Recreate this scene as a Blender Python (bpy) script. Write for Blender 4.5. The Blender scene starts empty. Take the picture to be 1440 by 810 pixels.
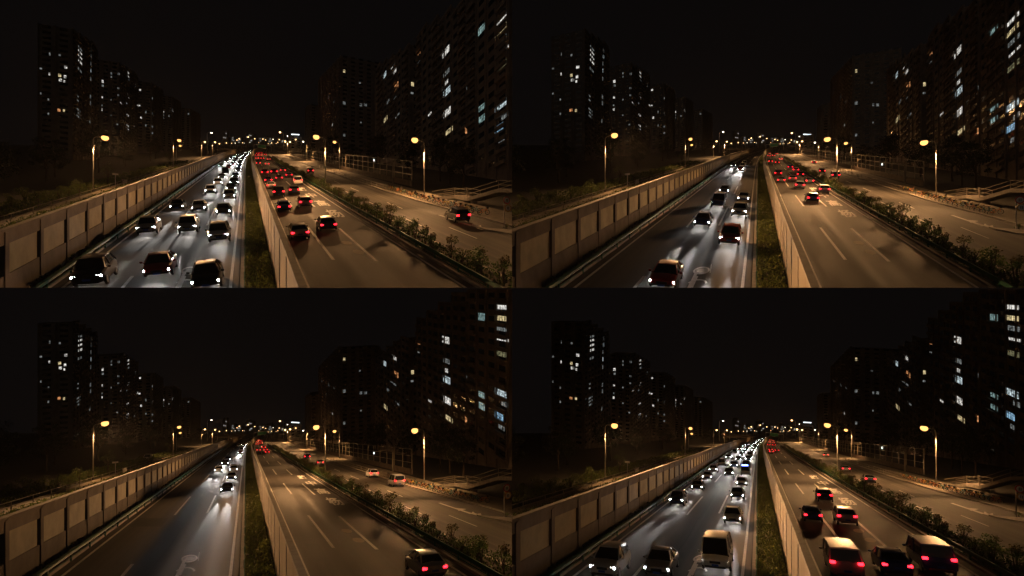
import bpy, bmesh, math, random
from mathutils import Vector, Matrix
random.seed(7)
SC = bpy.context.scene
COL = SC.collection

# ------------------------------------------------------------------ camera, night sky, exposure
cam_d = bpy.data.cameras.new('camera')
cam_d.sensor_width = 36.0
cam_d.lens = 18.0
cam_d.clip_start = 0.5
cam_d.clip_end = 9000
cam = bpy.data.objects.new('camera', cam_d)
cam.rotation_euler = (math.radians(90), 0, 0)
COL.objects.link(cam)
SC.camera = cam

world = bpy.data.worlds.new('World')
SC.world = world
world.use_nodes = True
wn = world.node_tree
for n in list(wn.nodes):
    wn.nodes.remove(n)
w_out = wn.nodes.new('ShaderNodeOutputWorld')
w_bg = wn.nodes.new('ShaderNodeBackground')
w_bg.inputs['Color'].default_value = (0.00235, 0.00205, 0.00210, 1)   # city night sky glow
w_bg.inputs['Strength'].default_value = 1.0
wn.links.new(w_bg.outputs[0], w_out.inputs[0])

glow_l = bpy.data.lights.new('facade_fill', 'SUN')      # faint sun added as fill, turned to lift the dark facades
glow_l.energy = 0.045
glow_l.color = (1.0, 0.82, 0.66)
glow_l.angle = math.radians(60)
glow_o = bpy.data.objects.new('facade_fill', glow_l)
glow_o.rotation_euler = (math.radians(78), 0, math.radians(-28))
COL.objects.link(glow_o)

SC.view_settings.view_transform = 'Standard'
SC.view_settings.look = 'None'
SC.view_settings.gamma = 1
SC.view_settings.exposure = 0
SC.view_settings.use_curve_mapping = False
SC.render.engine = 'CYCLES'
SC.cycles.max_bounces = 5
SC.cycles.diffuse_bounces = 2
SC.cycles.glossy_bounces = 2
SC.cycles.use_light_tree = True

HALO_HAZE = 0.000017  # density of the added halo volume
LAMP_DOWN = 6500.0      # street lamp, wide beam (W)
LAMP_FILL = 26000.0    # extra spots added at the lamps to fill road, wall and median
LAMP_COL = (1.0, 0.50, 0.19)
HEAD_W = 260.0           # headlamp, spread light near the car (W)
HEAD_BEAM = 46000.0     # headlamp, narrow main beam along the lane
HEAD_COL = (1.0, 0.93, 0.85)

# ------------------------------------------------------------------ node helpers and materials
def mat_new(name):
    m = bpy.data.materials.new(name)
    m.use_nodes = True
    nt = m.node_tree
    b = nt.nodes['Principled BSDF']
    return m, nt, b

def N(nt, kind, **kw):
    n = nt.nodes.new(kind)
    for k, v in kw.items():
        setattr(n, k, v)
    return n

def noisy(name, c0, c1, scale=3.0, rough=0.8, detail=6, bump=0.0, metallic=0.0, stretch=None, uv=False, spec=0.5, rough1=None):
    m, nt, b = mat_new(name)
    tc = N(nt, 'ShaderNodeTexCoord')
    src = tc.outputs['UV'] if uv else tc.outputs['Object']
    if stretch:
        mp = N(nt, 'ShaderNodeMapping')
        mp.inputs['Scale'].default_value = stretch
        nt.links.new(src, mp.inputs['Vector'])
        src = mp.outputs['Vector']
    no = N(nt, 'ShaderNodeTexNoise')
    no.inputs['Scale'].default_value = scale
    no.inputs['Detail'].default_value = detail
    no.inputs['Roughness'].default_value = 0.65
    nt.links.new(src, no.inputs['Vector'])
    cr = N(nt, 'ShaderNodeValToRGB')
    cr.color_ramp.elements[0].position = 0.3
    cr.color_ramp.elements[1].position = 0.7
    cr.color_ramp.elements[0].color = (*c0, 1)
    cr.color_ramp.elements[1].color = (*c1, 1)
    nt.links.new(no.outputs['Fac'], cr.inputs['Fac'])
    nt.links.new(cr.outputs['Color'], b.inputs['Base Color'])
    b.inputs['Roughness'].default_value = rough
    b.inputs['Metallic'].default_value = metallic
    b.inputs['Specular IOR Level'].default_value = spec
    if rough1 is not None:
        mr = N(nt, 'ShaderNodeMapRange')
        mr.inputs['To Min'].default_value = rough
        mr.inputs['To Max'].default_value = rough1
        nt.links.new(no.outputs['Fac'], mr.inputs['Value'])
        nt.links.new(mr.outputs[0], b.inputs['Roughness'])
    if bump:
        bp = N(nt, 'ShaderNodeBump')
        bp.inputs['Strength'].default_value = bump
        bp.inputs['Distance'].default_value = 0.05
        nt.links.new(no.outputs['Fac'], bp.inputs['Height'])
        nt.links.new(bp.outputs['Normal'], b.inputs['Normal'])
    return m

def asphalt_mat(name, base, wear, rough=0.5):
    """worn asphalt: fine grain, patches, pale wheel tracks and dark oil bands running along the lanes (UV = metres across, metres along)"""
    m, nt, b = mat_new(name)
    uv = N(nt, 'ShaderNodeTexCoord').outputs['UV']
    def noise(sx, sy, scale, detail=5):
        mp = N(nt, 'ShaderNodeMapping')
        mp.inputs['Scale'].default_value = (sx, sy, 1)
        nt.links.new(uv, mp.inputs['Vector'])
        no = N(nt, 'ShaderNodeTexNoise')
        no.inputs['Scale'].default_value = scale
        no.inputs['Detail'].default_value = detail
        no.inputs['Roughness'].default_value = 0.7
        nt.links.new(mp.outputs[0], no.inputs['Vector'])
        return no.outputs['Fac']
    streak = noise(1.0, 0.006, 0.75, 2)
    patch = noise(0.25, 0.05, 1.0, 4)
    grain = noise(1, 0.5, 9.0, 6)
    def math_(op, a, c):
        n = N(nt, 'ShaderNodeMath', operation=op)
        for i, x in enumerate((a, c)):
            if isinstance(x, float):
                n.inputs[i].default_value = x
            else:
                nt.links.new(x, n.inputs[i])
        return n.outputs[0]
    v = math_('ADD', math_('MULTIPLY', streak, 0.72), math_('MULTIPLY', patch, 0.24))
    v = math_('ADD', v, math_('MULTIPLY', grain, 0.16))
    cr = N(nt, 'ShaderNodeValToRGB')
    cr.color_ramp.elements[0].position = 0.44
    cr.color_ramp.elements[1].position = 0.68
    cr.color_ramp.elements[0].color = (*base, 1)
    cr.color_ramp.elements[1].color = (*wear, 1)
    nt.links.new(v, cr.inputs['Fac'])
    nt.links.new(cr.outputs['Color'], b.inputs['Base Color'])
    mr = N(nt, 'ShaderNodeMapRange')
    mr.inputs['From Min'].default_value = 0.35
    mr.inputs['From Max'].default_value = 0.7
    mr.inputs['To Min'].default_value = rough - 0.1
    mr.inputs['To Max'].default_value = rough + 0.15
    nt.links.new(v, mr.inputs['Value'])
    nt.links.new(mr.outputs[0], b.inputs['Roughness'])
    b.inputs['Specular IOR Level'].default_value = 0.22
    bp = N(nt, 'ShaderNodeBump')
    bp.inputs['Strength'].default_value = 0.25
    bp.inputs['Distance'].default_value = 0.02
    nt.links.new(grain, bp.inputs['Height'])
    nt.links.new(bp.outputs['Normal'], b.inputs['Normal'])
    return m

def plain(name, c, rough=0.5, metallic=0.0, coat=0.0):
    m, nt, b = mat_new(name)
    no = N(nt, 'ShaderNodeTexNoise')
    no.inputs['Scale'].default_value = 6
    tc = N(nt, 'ShaderNodeTexCoord')
    nt.links.new(tc.outputs['Object'], no.inputs['Vector'])
    mr = N(nt, 'ShaderNodeMapRange')
    mr.inputs['To Min'].default_value = rough * 0.85
    mr.inputs['To Max'].default_value = min(1, rough * 1.15)
    nt.links.new(no.outputs['Fac'], mr.inputs['Value'])
    nt.links.new(mr.outputs[0], b.inputs['Roughness'])
    b.inputs['Base Color'].default_value = (*c, 1)
    b.inputs['Metallic'].default_value = metallic
    b.inputs['Coat Weight'].default_value = coat
    return m

def glow(name, c, strength):
    m, nt, b = mat_new(name)
    b.inputs['Base Color'].default_value = (*[min(1, x) * 0.6 for x in c], 1)
    b.inputs['Emission Color'].default_value = (*c, 1)
    b.inputs['Emission Strength'].default_value = strength
    b.inputs['Roughness'].default_value = 0.3
    return m

def lit_window(name, c, strength, contrast=0.9):
    """a lit room behind glass: curtains, furniture and lamps break the light into uneven patches"""
    m, nt, b = mat_new(name)
    tc = N(nt, 'ShaderNodeTexCoord')
    mp = N(nt, 'ShaderNodeMapping')
    mp.inputs['Scale'].default_value = (1.1, 1.1, 1.5)
    nt.links.new(tc.outputs['Object'], mp.inputs['Vector'])
    vo = N(nt, 'ShaderNodeTexVoronoi')
    vo.distance = 'CHEBYCHEV'
    vo.inputs['Scale'].default_value = 1.0
    nt.links.new(mp.outputs[0], vo.inputs['Vector'])
    no = N(nt, 'ShaderNodeTexNoise')
    no.inputs['Scale'].default_value = 1.6
    nt.links.new(mp.outputs[0], no.inputs['Vector'])
    mx = N(nt, 'ShaderNodeMath', operation='MULTIPLY')
    nt.links.new(vo.outputs['Color'], mx.inputs[0])
    nt.links.new(no.outputs['Fac'], mx.inputs[1])
    mr = N(nt, 'ShaderNodeMapRange')
    mr.inputs['From Min'].default_value = 0.05
    mr.inputs['From Max'].default_value = 0.42
    mr.inputs['To Min'].default_value = strength * (1 - contrast)
    mr.inputs['To Max'].default_value = strength * 1.5
    nt.links.new(mx.outputs[0], mr.inputs['Value'])
    b.inputs['Base Color'].default_value = (0.03, 0.03, 0.03, 1)
    b.inputs['Roughness'].default_value = 0.15
    b.inputs['Emission Color'].default_value = (*c, 1)
    nt.links.new(mr.outputs[0], b.inputs['Emission Strength'])
    return m

M = {}
M['asphalt'] = asphalt_mat('asphalt', (0.030, 0.027, 0.025), (0.088, 0.080, 0.072), 0.75)
M['asphalt_pale'] = asphalt_mat('service_asphalt', (0.045, 0.042, 0.038), (0.125, 0.115, 0.10), 0.8)
M['patch'] = noisy('dark_asphalt', (0.018, 0.017, 0.016), (0.042, 0.039, 0.036), 4, 0.75, spec=.2)
M['paint'] = noisy('road_paint', (0.62, 0.59, 0.54), (0.85, 0.82, 0.77), 2.5, 0.7)
M['soil'] = noisy('unlit_soil', (0.006, 0.006, 0.004), (0.022, 0.019, 0.011), 0.35, 0.95)  # near-black base colour stands for ground the lamps leave unlit
M['verge'] = noisy('verge_soil', (0.03, 0.026, 0.016), (0.07, 0.055, 0.03), 0.8, 0.95)
M['paving'] = noisy('paving', (0.14, 0.12, 0.09), (0.26, 0.22, 0.16), 1.2, 0.85)
M['kerb'] = noisy('kerb_stone', (0.22, 0.2, 0.17), (0.36, 0.33, 0.28), 2.0, 0.8)
M['concrete_dark'] = noisy('wall_concrete', (0.075, 0.058, 0.047), (0.135, 0.105, 0.085), 0.6, 0.9, spec=.2)
M['concrete_pale'] = noisy('pale_panel', (0.22, 0.175, 0.115), (0.34, 0.28, 0.19), 0.5, 0.8, stretch=(1, 1, 0.35), spec=.25)
M['wall_pane'] = noisy('pale_lit_pane', (0.17, 0.135, 0.07), (0.30, 0.24, 0.13), 0.45, 0.75, spec=.2)  # light through and off the panes put into a paler base colour
M['green'] = noisy('green_metal', (0.010, 0.07, 0.04), (0.02, 0.13, 0.07), 1.5, 0.65, spec=.15)
M['steel'] = noisy('galvanised_steel', (0.34, 0.33, 0.31), (0.5, 0.48, 0.45), 4, 0.45, metallic=0.6)
M['dark_steel'] = noisy('dark_steel', (0.05, 0.045, 0.04), (0.1, 0.09, 0.08), 4, 0.55)
M['rail'] = noisy('rail_steel', (0.16, 0.14, 0.11), (0.26, 0.23, 0.18), 4, 0.5)
M['bark'] = noisy('bark', (0.035, 0.026, 0.018), (0.09, 0.065, 0.045), 8, 0.9)
M['leaf_dark'] = noisy('leaf_dark', (0.006, 0.010, 0.003), (0.024, 0.034, 0.010), 2.0, 0.65)  # base colour darkened to stand for unlit foliage beyond the lamps
M['leaf_mid'] = noisy('leaf_mid', (0.03, 0.055, 0.012), (0.085, 0.13, 0.03), 3.0, 0.6)
M['leaf_pale'] = noisy('leaf_pale', (0.06, 0.085, 0.02), (0.15, 0.17, 0.045), 3.0, 0.6)
M['leaf_red'] = noisy('leaf_red', (0.045, 0.042, 0.018), (0.12, 0.10, 0.04), 3.0, 0.6)
M['facade'] = noisy('facade', (0.16, 0.13, 0.11), (0.30, 0.25, 0.21), 0.3, 0.9)
M['facade_dark'] = noisy('facade_dark', (0.10, 0.085, 0.075), (0.18, 0.155, 0.135), 0.3, 0.9)
M['dark_glass'] = plain('dark_glass', (0.012, 0.013, 0.015), 0.12)
M['mullion'] = plain('mullion', (0.05, 0.05, 0.05), 0.5)
M['lamp'] = glow('lamp_bowl', (1.0, 0.46, 0.13), 2.3)
M['lamp_far'] = glow('lamp_bowl_far', (1.0, 0.56, 0.22), 7.0)
M['lamp_cool'] = glow('lamp_bowl_cool', (1.0, 0.86, 0.66), 7.0)
M['sign_white'] = glow('white_light_sign', (0.85, 0.95, 1.0), 1.6)
M['sign_green'] = noisy('green_sign_face', (0.006, 0.12, 0.05), (0.008, 0.15, 0.065), 3, 0.4)
M['head'] = glow('headlamp_glass', (0.93, 0.97, 1.0), 55.0)
M['head_warm'] = glow('headlamp_glass_warm', (1.0, 0.85, 0.62), 40.0)
M['tail'] = glow('tail_lamp_glass', (1.0, 0.012, 0.022), 9.0)
M['blue_light'] = glow('blue_light', (0.07, 0.14, 1.0), 30.0)
M['tyre'] = plain('tyre', (0.02, 0.02, 0.02), 0.85)
M['rim'] = plain('alloy', (0.45, 0.45, 0.46), 0.3, 0.9)
M['trim'] = plain('black_trim', (0.015, 0.015, 0.015), 0.5)
M['plate'] = plain('plate_blue', (0.03, 0.10, 0.45), 0.4)
M['glass'] = plain('car_glass', (0.012, 0.014, 0.016), 0.06)
CARCOL = {'white': (0.72, 0.72, 0.70), 'silver': (0.42, 0.43, 0.44), 'black': (0.012, 0.012, 0.013), 'grey': (0.12, 0.125, 0.13),
          'blue': (0.025, 0.06, 0.22), 'red': (0.32, 0.02, 0.02)}
for k, c in CARCOL.items():
    M['paint_' + k] = plain('car_paint_' + k, c, 0.32, 0.3 if k in ('silver', 'grey') else 0.0, 0.7)
for k, c in {'orange': (0.55, 0.16, 0.02), 'yellow': (0.55, 0.40, 0.03), 'teal': (0.02, 0.25, 0.32)}.items():
    M['bike_' + k] = plain('bike_' + k, c, 0.4)
WIN = {'cool': ((0.78, 0.95, 1.0), 0.62), 'white': ((1.0, 0.97, 0.9), 0.7), 'dim': ((0.85, 0.92, 0.9), 0.16), 'warm': ((1.0, 0.80, 0.42), 0.6),
       'orange': ((1.0, 0.42, 0.16), 0.6), 'teal': ((0.55, 0.85, 0.82), 0.3), 'blue': ((0.40, 0.72, 1.0), 0.5), 'olive': ((0.8, 0.75, 0.4), 0.16)}
for k, (c, s) in WIN.items():
    M['win_' + k] = lit_window('lit_window_' + k, c, s)

def leafy(m):
    """leaves let part of the light through"""
    nt = m.node_tree
    b = nt.nodes['Principled BSDF']
    col = b.inputs['Base Color'].links[0].from_socket
    tl = N(nt, 'ShaderNodeBsdfTranslucent')
    nt.links.new(col, tl.inputs['Color'])
    mx = N(nt, 'ShaderNodeMixShader')
    mx.inputs[0].default_value = 0.45
    nt.links.new(b.outputs[0], mx.inputs[1]); nt.links.new(tl.outputs[0], mx.inputs[2])
    out = [n for n in nt.nodes if n.type == 'OUTPUT_MATERIAL'][0]
    nt.links.new(mx.outputs[0], out.inputs['Surface'])
for k in ('leaf_mid', 'leaf_pale', 'leaf_red'):
    leafy(M[k])

# ------------------------------------------------------------------ mesh builder
class MB:
    def __init__(self):
        self.v = []; self.f = []; self.m = []; self.uv = {}
    def add(self, verts, faces, mi=0, uvs=None):
        o = len(self.v)
        self.v.extend([tuple(p) for p in verts])
        self.f.extend([tuple(i + o for i in f) for f in faces])
        self.m.extend([mi] * len(faces))
        if uvs:
            for i, q in enumerate(uvs):
                self.uv[o + i] = q
    def box(self, c, s, mi=0, bev=0.0, rot=None):
        x, y, z = (s[0] / 2, s[1] / 2, s[2] / 2)
        if bev <= 0:
            vs = [(-x, -y, -z), (x, -y, -z), (x, y, -z), (-x, y, -z), (-x, -y, z), (x, -y, z), (x, y, z), (-x, y, z)]
            fs = [(0, 3, 2, 1), (4, 5, 6, 7), (0, 1, 5, 4), (1, 2, 6, 5), (2, 3, 7, 6), (3, 0, 4, 7)]
        else:
            def ring(k, zz):
                b = bev
                return [(-x + b + k, -y + k, zz), (x - b - k, -y + k, zz), (x - k, -y + b + k, zz), (x - k, y - b - k, zz),
                        (x - b - k, y - k, zz), (-x + b + k, y - k, zz), (-x + k, y - b - k, zz), (-x + k, -y + b + k, zz)]
            rs = [ring(bev * .8, -z), ring(0, -z + bev), ring(0, z - bev), ring(bev * .8, z)]
            vs = [p for r in rs for p in r]
            fs = [tuple(range(7, -1, -1)), tuple(24 + i for i in range(8))]
            for r in range(3):
                for i in range(8):
                    j = (i + 1) % 8
                    fs.append((r * 8 + i, r * 8 + j, r * 8 + 8 + j, r * 8 + 8 + i))
        if rot is not None:
            vs = [rot @ Vector(p) for p in vs]
        self.add([(p[0] + c[0], p[1] + c[1], p[2] + c[2]) for p in vs], fs, mi)
    def loft(self, secs, mi=0, caps=True):
        n = len(secs[0])
        vs = [p for s in secs for p in s]
        fs = []
        for r in range(len(secs) - 1):
            for i in range(n):
                j = (i + 1) % n
                fs.append((r * n + i, r * n + j, (r + 1) * n + j, (r + 1) * n + i))
        if caps:
            fs.append(tuple(range(n - 1, -1, -1)))
            fs.append(tuple((len(secs) - 1) * n + i for i in range(n)))
        self.add(vs, fs, mi)
    def tube(self, pts, rad, n=8, mi=0, caps=True):
        pts = [Vector(p) for p in pts]
        if not hasattr(rad, '__len__'):
            rad = [rad] * len(pts)
        secs = []
        up = Vector((0, 0, 1))
        for i, p in enumerate(pts):
            d = (pts[min(i + 1, len(pts) - 1)] - pts[max(i - 1, 0)]).normalized()
            a = d.cross(up)
            if a.length < 0.05:
                a = d.cross(Vector((0, 1, 0)))
            a.normalize()
            b = a.cross(d).normalized()
            secs.append([p + a * (math.cos(2 * math.pi * k / n) * rad[i]) + b * (math.sin(2 * math.pi * k / n) * rad[i]) for k in range(n)])
        self.loft(secs, mi, caps)
    def disc(self, c, axis, r, w, n=16, mi=0):
        """a short cylinder centred at c along axis"""
        a = Vector(axis).normalized()
        self.tube([Vector(c) - a * w / 2, Vector(c) + a * w / 2], r, n, mi)
    def ring(self, c, axis, R, r, n=18, m=5, mi=0):
        a = Vector(axis).normalized()
        e = a.cross(Vector((0, 0, 1)))
        if e.length < .1:
            e = a.cross(Vector((1, 0, 0)))
        e.normalize()
        g = a.cross(e)
        vs, fs = [], []
        for i in range(n):
            th = 2 * math.pi * i / n
            d = e * math.cos(th) + g * math.sin(th)
            for j in range(m):
                ph = 2 * math.pi * j / m
                vs.append(Vector(c) + d * (R + r * math.cos(ph)) + a * (r * math.sin(ph)))
        for i in range(n):
            for j in range(m):
                fs.append((i * m + j, ((i + 1) % n) * m + j, ((i + 1) % n) * m + (j + 1) % m, i * m + (j + 1) % m))
        self.add(vs, fs, mi)
    def leaf(self, c, d, size, mi=0):
        """one leaf-like face with a fold"""
        d = Vector(d).normalized()
        a = d.cross(Vector((random.uniform(-1, 1), random.uniform(-1, 1), random.uniform(-1, 1))))
        if a.length < .01:
            a = Vector((1, 0, 0))
        a.normalize()
        c = Vector(c)
        l = size * random.uniform(.7, 1.3); w = l * random.uniform(.35, .6)
        self.add([c - d * l / 2, c + a * w / 2, c + d * l / 2, c - a * w / 2], [(0, 1, 2, 3)], mi)
    def mesh(self, name, mats, smooth=False):
        me = bpy.data.meshes.new(name)
        me.from_pydata([tuple(p) for p in self.v], [], self.f)
        for m in (mats if isinstance(mats, (list, tuple)) else [mats]):
            me.materials.append(M[m])
        if any(self.m):
            me.polygons.foreach_set('material_index', self.m)
        if self.uv:
            ul = me.uv_layers.new(name='UVMap')
            for lp in me.loops:
                ul.data[lp.index].uv = self.uv.get(lp.vertex_index, (0, 0))
        if smooth:
            me.polygons.foreach_set('use_smooth', [True] * len(me.polygons))
        me.update()
        return me

def smooth_by_angle(me, deg=35):
    bm = bmesh.new(); bm.from_mesh(me)
    for f in bm.faces:
        f.smooth = True
    for e in bm.edges:
        if len(e.link_faces) == 2 and e.calc_face_angle(0) > math.radians(deg):
            e.smooth = False
    bm.to_mesh(me); bm.free()
    return me

# ------------------------------------------------------------------ the four sites
H = 9.6                      # the viewpoint stands this far above the near road
KX, KZ = 0.5, 405.0 / 1440.0  # the roads run off obliquely and climb (upper pair) or descend (lower pair)
ORD = ['first', 'second', 'third', 'fourth', 'fifth', 'sixth', 'seventh', 'eighth', 'ninth', 'tenth', 'eleventh', 'twelfth', 'thirteenth', 'fourteenth',
       'fifteenth', 'sixteenth', 'seventeenth', 'eighteenth', 'nineteenth']
TENS = {20: 'twent', 30: 'thirt', 40: 'fort', 50: 'fift', 60: 'sixt', 70: 'sevent', 80: 'eight', 90: 'ninet'}
def ordw(i):
    i += 1
    if i < 20:
        return ORD[i - 1]
    t, u = i // 10 * 10, i % 10
    return TENS[t] + ('ieth' if u == 0 else 'y-' + ORD[u - 1])

def interp(x, xs, ys):
    if x <= xs[0]:
        return ys[0]
    for i in range(1, len(xs)):
        if x <= xs[i]:
            k = (x - xs[i - 1]) / (xs[i] - xs[i - 1])
            return ys[i - 1] + (ys[i] - ys[i - 1]) * k
    return ys[-1]

def bend(s):
    c = -0.0194 * s
    if s > 160:
        e = min(s, 620) - 160
        c += 5e-5 * e * e
        if s > 620:
            c += (s - 620) * 0.046
    return c

REG = []     # every mesh object with its site, for trimming where two sites meet
class Site:
    def __init__(self, name, sx, sz):
        self.name = name; self.sx = sx; self.sz = sz
        self.kx = KX * sx; self.kz = KZ * sz
        self.s0 = 19.0
    def W(self, t, s, u=0.0):
        return Vector((t + self.kx * s, s, u - H + self.kz * s))
    def P(self, off, s, u=0.0):
        return self.W(off + bend(s), s, u)
    def frame(self, off, s, u=0.0, facing=1, slope=False, yaw=0.0, scale=1.0):
        dx = self.kx + (bend(s + 1) - bend(s - 1)) / 2
        if slope:
            y = Vector((dx, 1, self.kz)).normalized() * facing
            z = Vector((0, -self.kz, 1)).normalized()
        else:
            y = Vector((dx, 1, 0)).normalized() * facing
            z = Vector((0, 0, 1))
        x = y.cross(z).normalized()
        z = x.cross(y)
        m = Matrix((x, y, z)).transposed().to_4x4()
        m = Matrix.Translation(self.P(off, s, u)) @ m @ Matrix.Rotation(yaw, 4, 'Z') @ Matrix.Scale(scale, 4)
        return m
    def ray(self, zx, zy):
        return Vector(((zx - 720) / 1440 + self.kx, 1.0, (405 - zy) / 1440 + self.kz))

SITES = [Site('top left view', -1, 1), Site('top right view', 1, 1), Site('bottom left view', -1, -1), Site('bottom right view', 1, -1)]

def link(name, data, parent=None, matrix=None, site=None):
    o = bpy.data.objects.new(name, data)
    COL.objects.link(o)
    if parent is not None:
        o.parent = parent
    elif matrix is not None:
        o.matrix_world = matrix
    if site is not None and data is not None and isinstance(data, bpy.types.Mesh):
        root = o
        while root.parent:
            root = root.parent
        REG.append((o, site, root))
    return o

def tag(o, label, cat, group=None):
    o['label'] = label; o['category'] = cat
    if group:
        o['group'] = group
    return o

def struct(name, mb, mats, site):
    o = link(name, mb.mesh(name, mats), None, Matrix.Identity(4), site)
    o['kind'] = 'structure'
    return o

def thing(name, site, matrix, label, cat, group=None):
    return tag(link(name, None, None, matrix, site), label, cat, group)

class Proto:
    """a kind of thing modelled once: list of (part name, mesh, index of parent part or -1, label)"""
    def __init__(self, name, parts):
        self.name = name; self.parts = parts
    def place(self, site, matrix, label, cat, group=None, name=None):
        root = thing(name or self.name, site, matrix, label, cat, group)
        made = []
        for (pn, me, pi, lb) in self.parts:
            o = link(pn, me, root if pi < 0 else made[pi], None, site)
            if lb:
                o['label'] = lb
            made.append(o)
        return root
class Single:
    def __init__(self, name, mesh):
        self.name = name; self.me = mesh
    def place(self, site, matrix, label, cat, group=None, name=None):
        return tag(link(name or self.name, self.me, None, matrix, site), label, cat, group)

def srange(a, b, k=1.06, mn=3.0):
    out = [a]
    while out[-1] < b:
        out.append(min(b, out[-1] + max(mn, out[-1] * (k - 1))))
    return out

def strip(mb, site, o0, o1, ss, u, mi=0, nx=1):
    f0 = o0 if callable(o0) else (lambda s, a=o0: a)
    f1 = o1 if callable(o1) else (lambda s, a=o1: a)
    vs, uvs, fs = [], [], []
    for s in ss:
        for i in range(nx + 1):
            o = f0(s) + (f1(s) - f0(s)) * i / nx
            vs.append(site.P(o, s, u)); uvs.append((o, s))
    w = nx + 1
    for r in range(len(ss) - 1):
        for i in range(nx):
            fs.append((r * w + i, r * w + i + 1, (r + 1) * w + i + 1, (r + 1) * w + i))
    mb.add(vs, fs, mi, uvs)

def sweep(mb, site, off, ss, prof, mi=0, caps=True):
    f = off if callable(off) else (lambda s, a=off: a)
    secs = [[site.P(f(s) + d, s, u) for d, u in prof] for s in ss]
    mb.loft(secs, mi, caps)

def rect(w, u0, u1):
    return [(-w / 2, u0), (w / 2, u0), (w / 2, u1), (-w / 2, u1)]

# edges of the roads, metres from the alignment
def tr(s):
    return interp(s, [34, 75, 115, 184, 307], [14.65, 14.25, 13.9, 13.85, 13.4])
LL, LR, RL = -12.25, -1.05, 4.15
def svl(s):
    return tr(s) + 3.9
def svr(s):
    return interp(s, [40, 58, 67, 75, 87, 206, 300], [35, 30.7, 30.4, 29.5, 28.6, 28.0, 28.3])

# ------------------------------------------------------------------ prototypes
def leaf_ball(mb, c, r, n, size, mi=0, squash=1.0):
    c = Vector(c)
    for _ in range(n):
        d = Vector((random.gauss(0, 1), random.gauss(0, 1), random.gauss(0, 1))).normalized()
        p = d * r * random.random() ** 0.4
        p.z *= squash
        mb.leaf(c + p, d + Vector((random.uniform(-1, 1), random.uniform(-1, 1), random.uniform(-.6, .9))), size, mi)

def tree_proto(seed, height, spread, leaf='leaf_dark', nclump=26, per=70):
    random.seed(seed)
    tk, cr = MB(), MB()
    th = height * 0.42
    tk.tube([(0, 0, -.4), (0.05, 0, th * .5), (0.1, 0.05, th), (0.0, .1, height * .8)], [height * .026, height * .02, height * .015, .03], 8)
    tips = []
    for i in range(7):
        a = 2 * math.pi * i / 7 + random.uniform(-.4, .4)
        z0 = th * random.uniform(.75, 1.25)
        r = spread * random.uniform(.5, .85)
        e = Vector((math.cos(a) * r, math.sin(a) * r, z0 + height * random.uniform(.12, .34)))
        tk.tube([(0.08, 0.03, z0), (e.x * .5, e.y * .5, z0 + (e.z - z0) * .65), e], [height * .010, height * .007, .02], 5)
        tips.append(e)
    for i in range(nclump):
        a = random.uniform(0, 2 * math.pi)
        zz = random.uniform(.36, 1.0)
        rr = spread * (1 - abs(zz - .6) * 1.25) * random.uniform(.35, 1.0)
        leaf_ball(cr, (math.cos(a) * rr, math.sin(a) * rr, height * zz), height * random.uniform(.07, .14), per, height * .035, random.choice((0, 0, 1)), .75)
    for e in tips:
        leaf_ball(cr, e, height * .1, per, height * .035, 0, .8)
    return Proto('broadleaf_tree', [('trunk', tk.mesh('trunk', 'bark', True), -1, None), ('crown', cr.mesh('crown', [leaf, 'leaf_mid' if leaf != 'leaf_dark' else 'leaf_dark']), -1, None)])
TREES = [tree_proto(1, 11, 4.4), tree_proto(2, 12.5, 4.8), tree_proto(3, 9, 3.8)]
YOUNG = tree_proto(9, 5.4, 1.5, 'leaf_mid', 7, 34)

def shrub_proto(seed, leaf, leaf2, h=2.0, r=1.0, n=320, stems=3):
    random.seed(seed)
    st, fo = MB(), MB()
    for i in range(stems):
        a = random.uniform(0, 6.28); q = r * random.uniform(.1, .5)
        st.tube([(0.03 * i, 0, -.1), (math.cos(a) * q * .4, math.sin(a) * q * .4, h * .4), (math.cos(a) * q, math.sin(a) * q, h * .8)], [.05, .035, .012], 5)
    for i in range(9):
        a = random.uniform(0, 6.28); q = r * random.uniform(.05, .75)
        leaf_ball(fo, (math.cos(a) * q, math.sin(a) * q, h * random.uniform(.32, .92)), r * random.uniform(.25, .55), n // 6, .16, random.choice((0, 0, 1)), .8)
    return Proto('hedge_shrub', [('stem', st.mesh('stem', 'bark'), -1, None), ('foliage', fo.mesh('foliage', [leaf, leaf2]), -1, None)])
SHRUBS = [shrub_proto(21, 'leaf_mid', 'leaf_red'), shrub_proto(22, 'leaf_red', 'leaf_mid', 2.3, 1.1), shrub_proto(23, 'leaf_mid', 'leaf_pale', 1.7, 1.0), shrub_proto(24, 'leaf_red', 'leaf_mid', 2.5, .85, 300)]
BUSHES = [shrub_proto(31, 'leaf_pale', 'leaf_mid', 1.9, 1.3, 420, 5), shrub_proto(32, 'leaf_mid', 'leaf_pale', 2.4, 1.2, 420, 5)]

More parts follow.
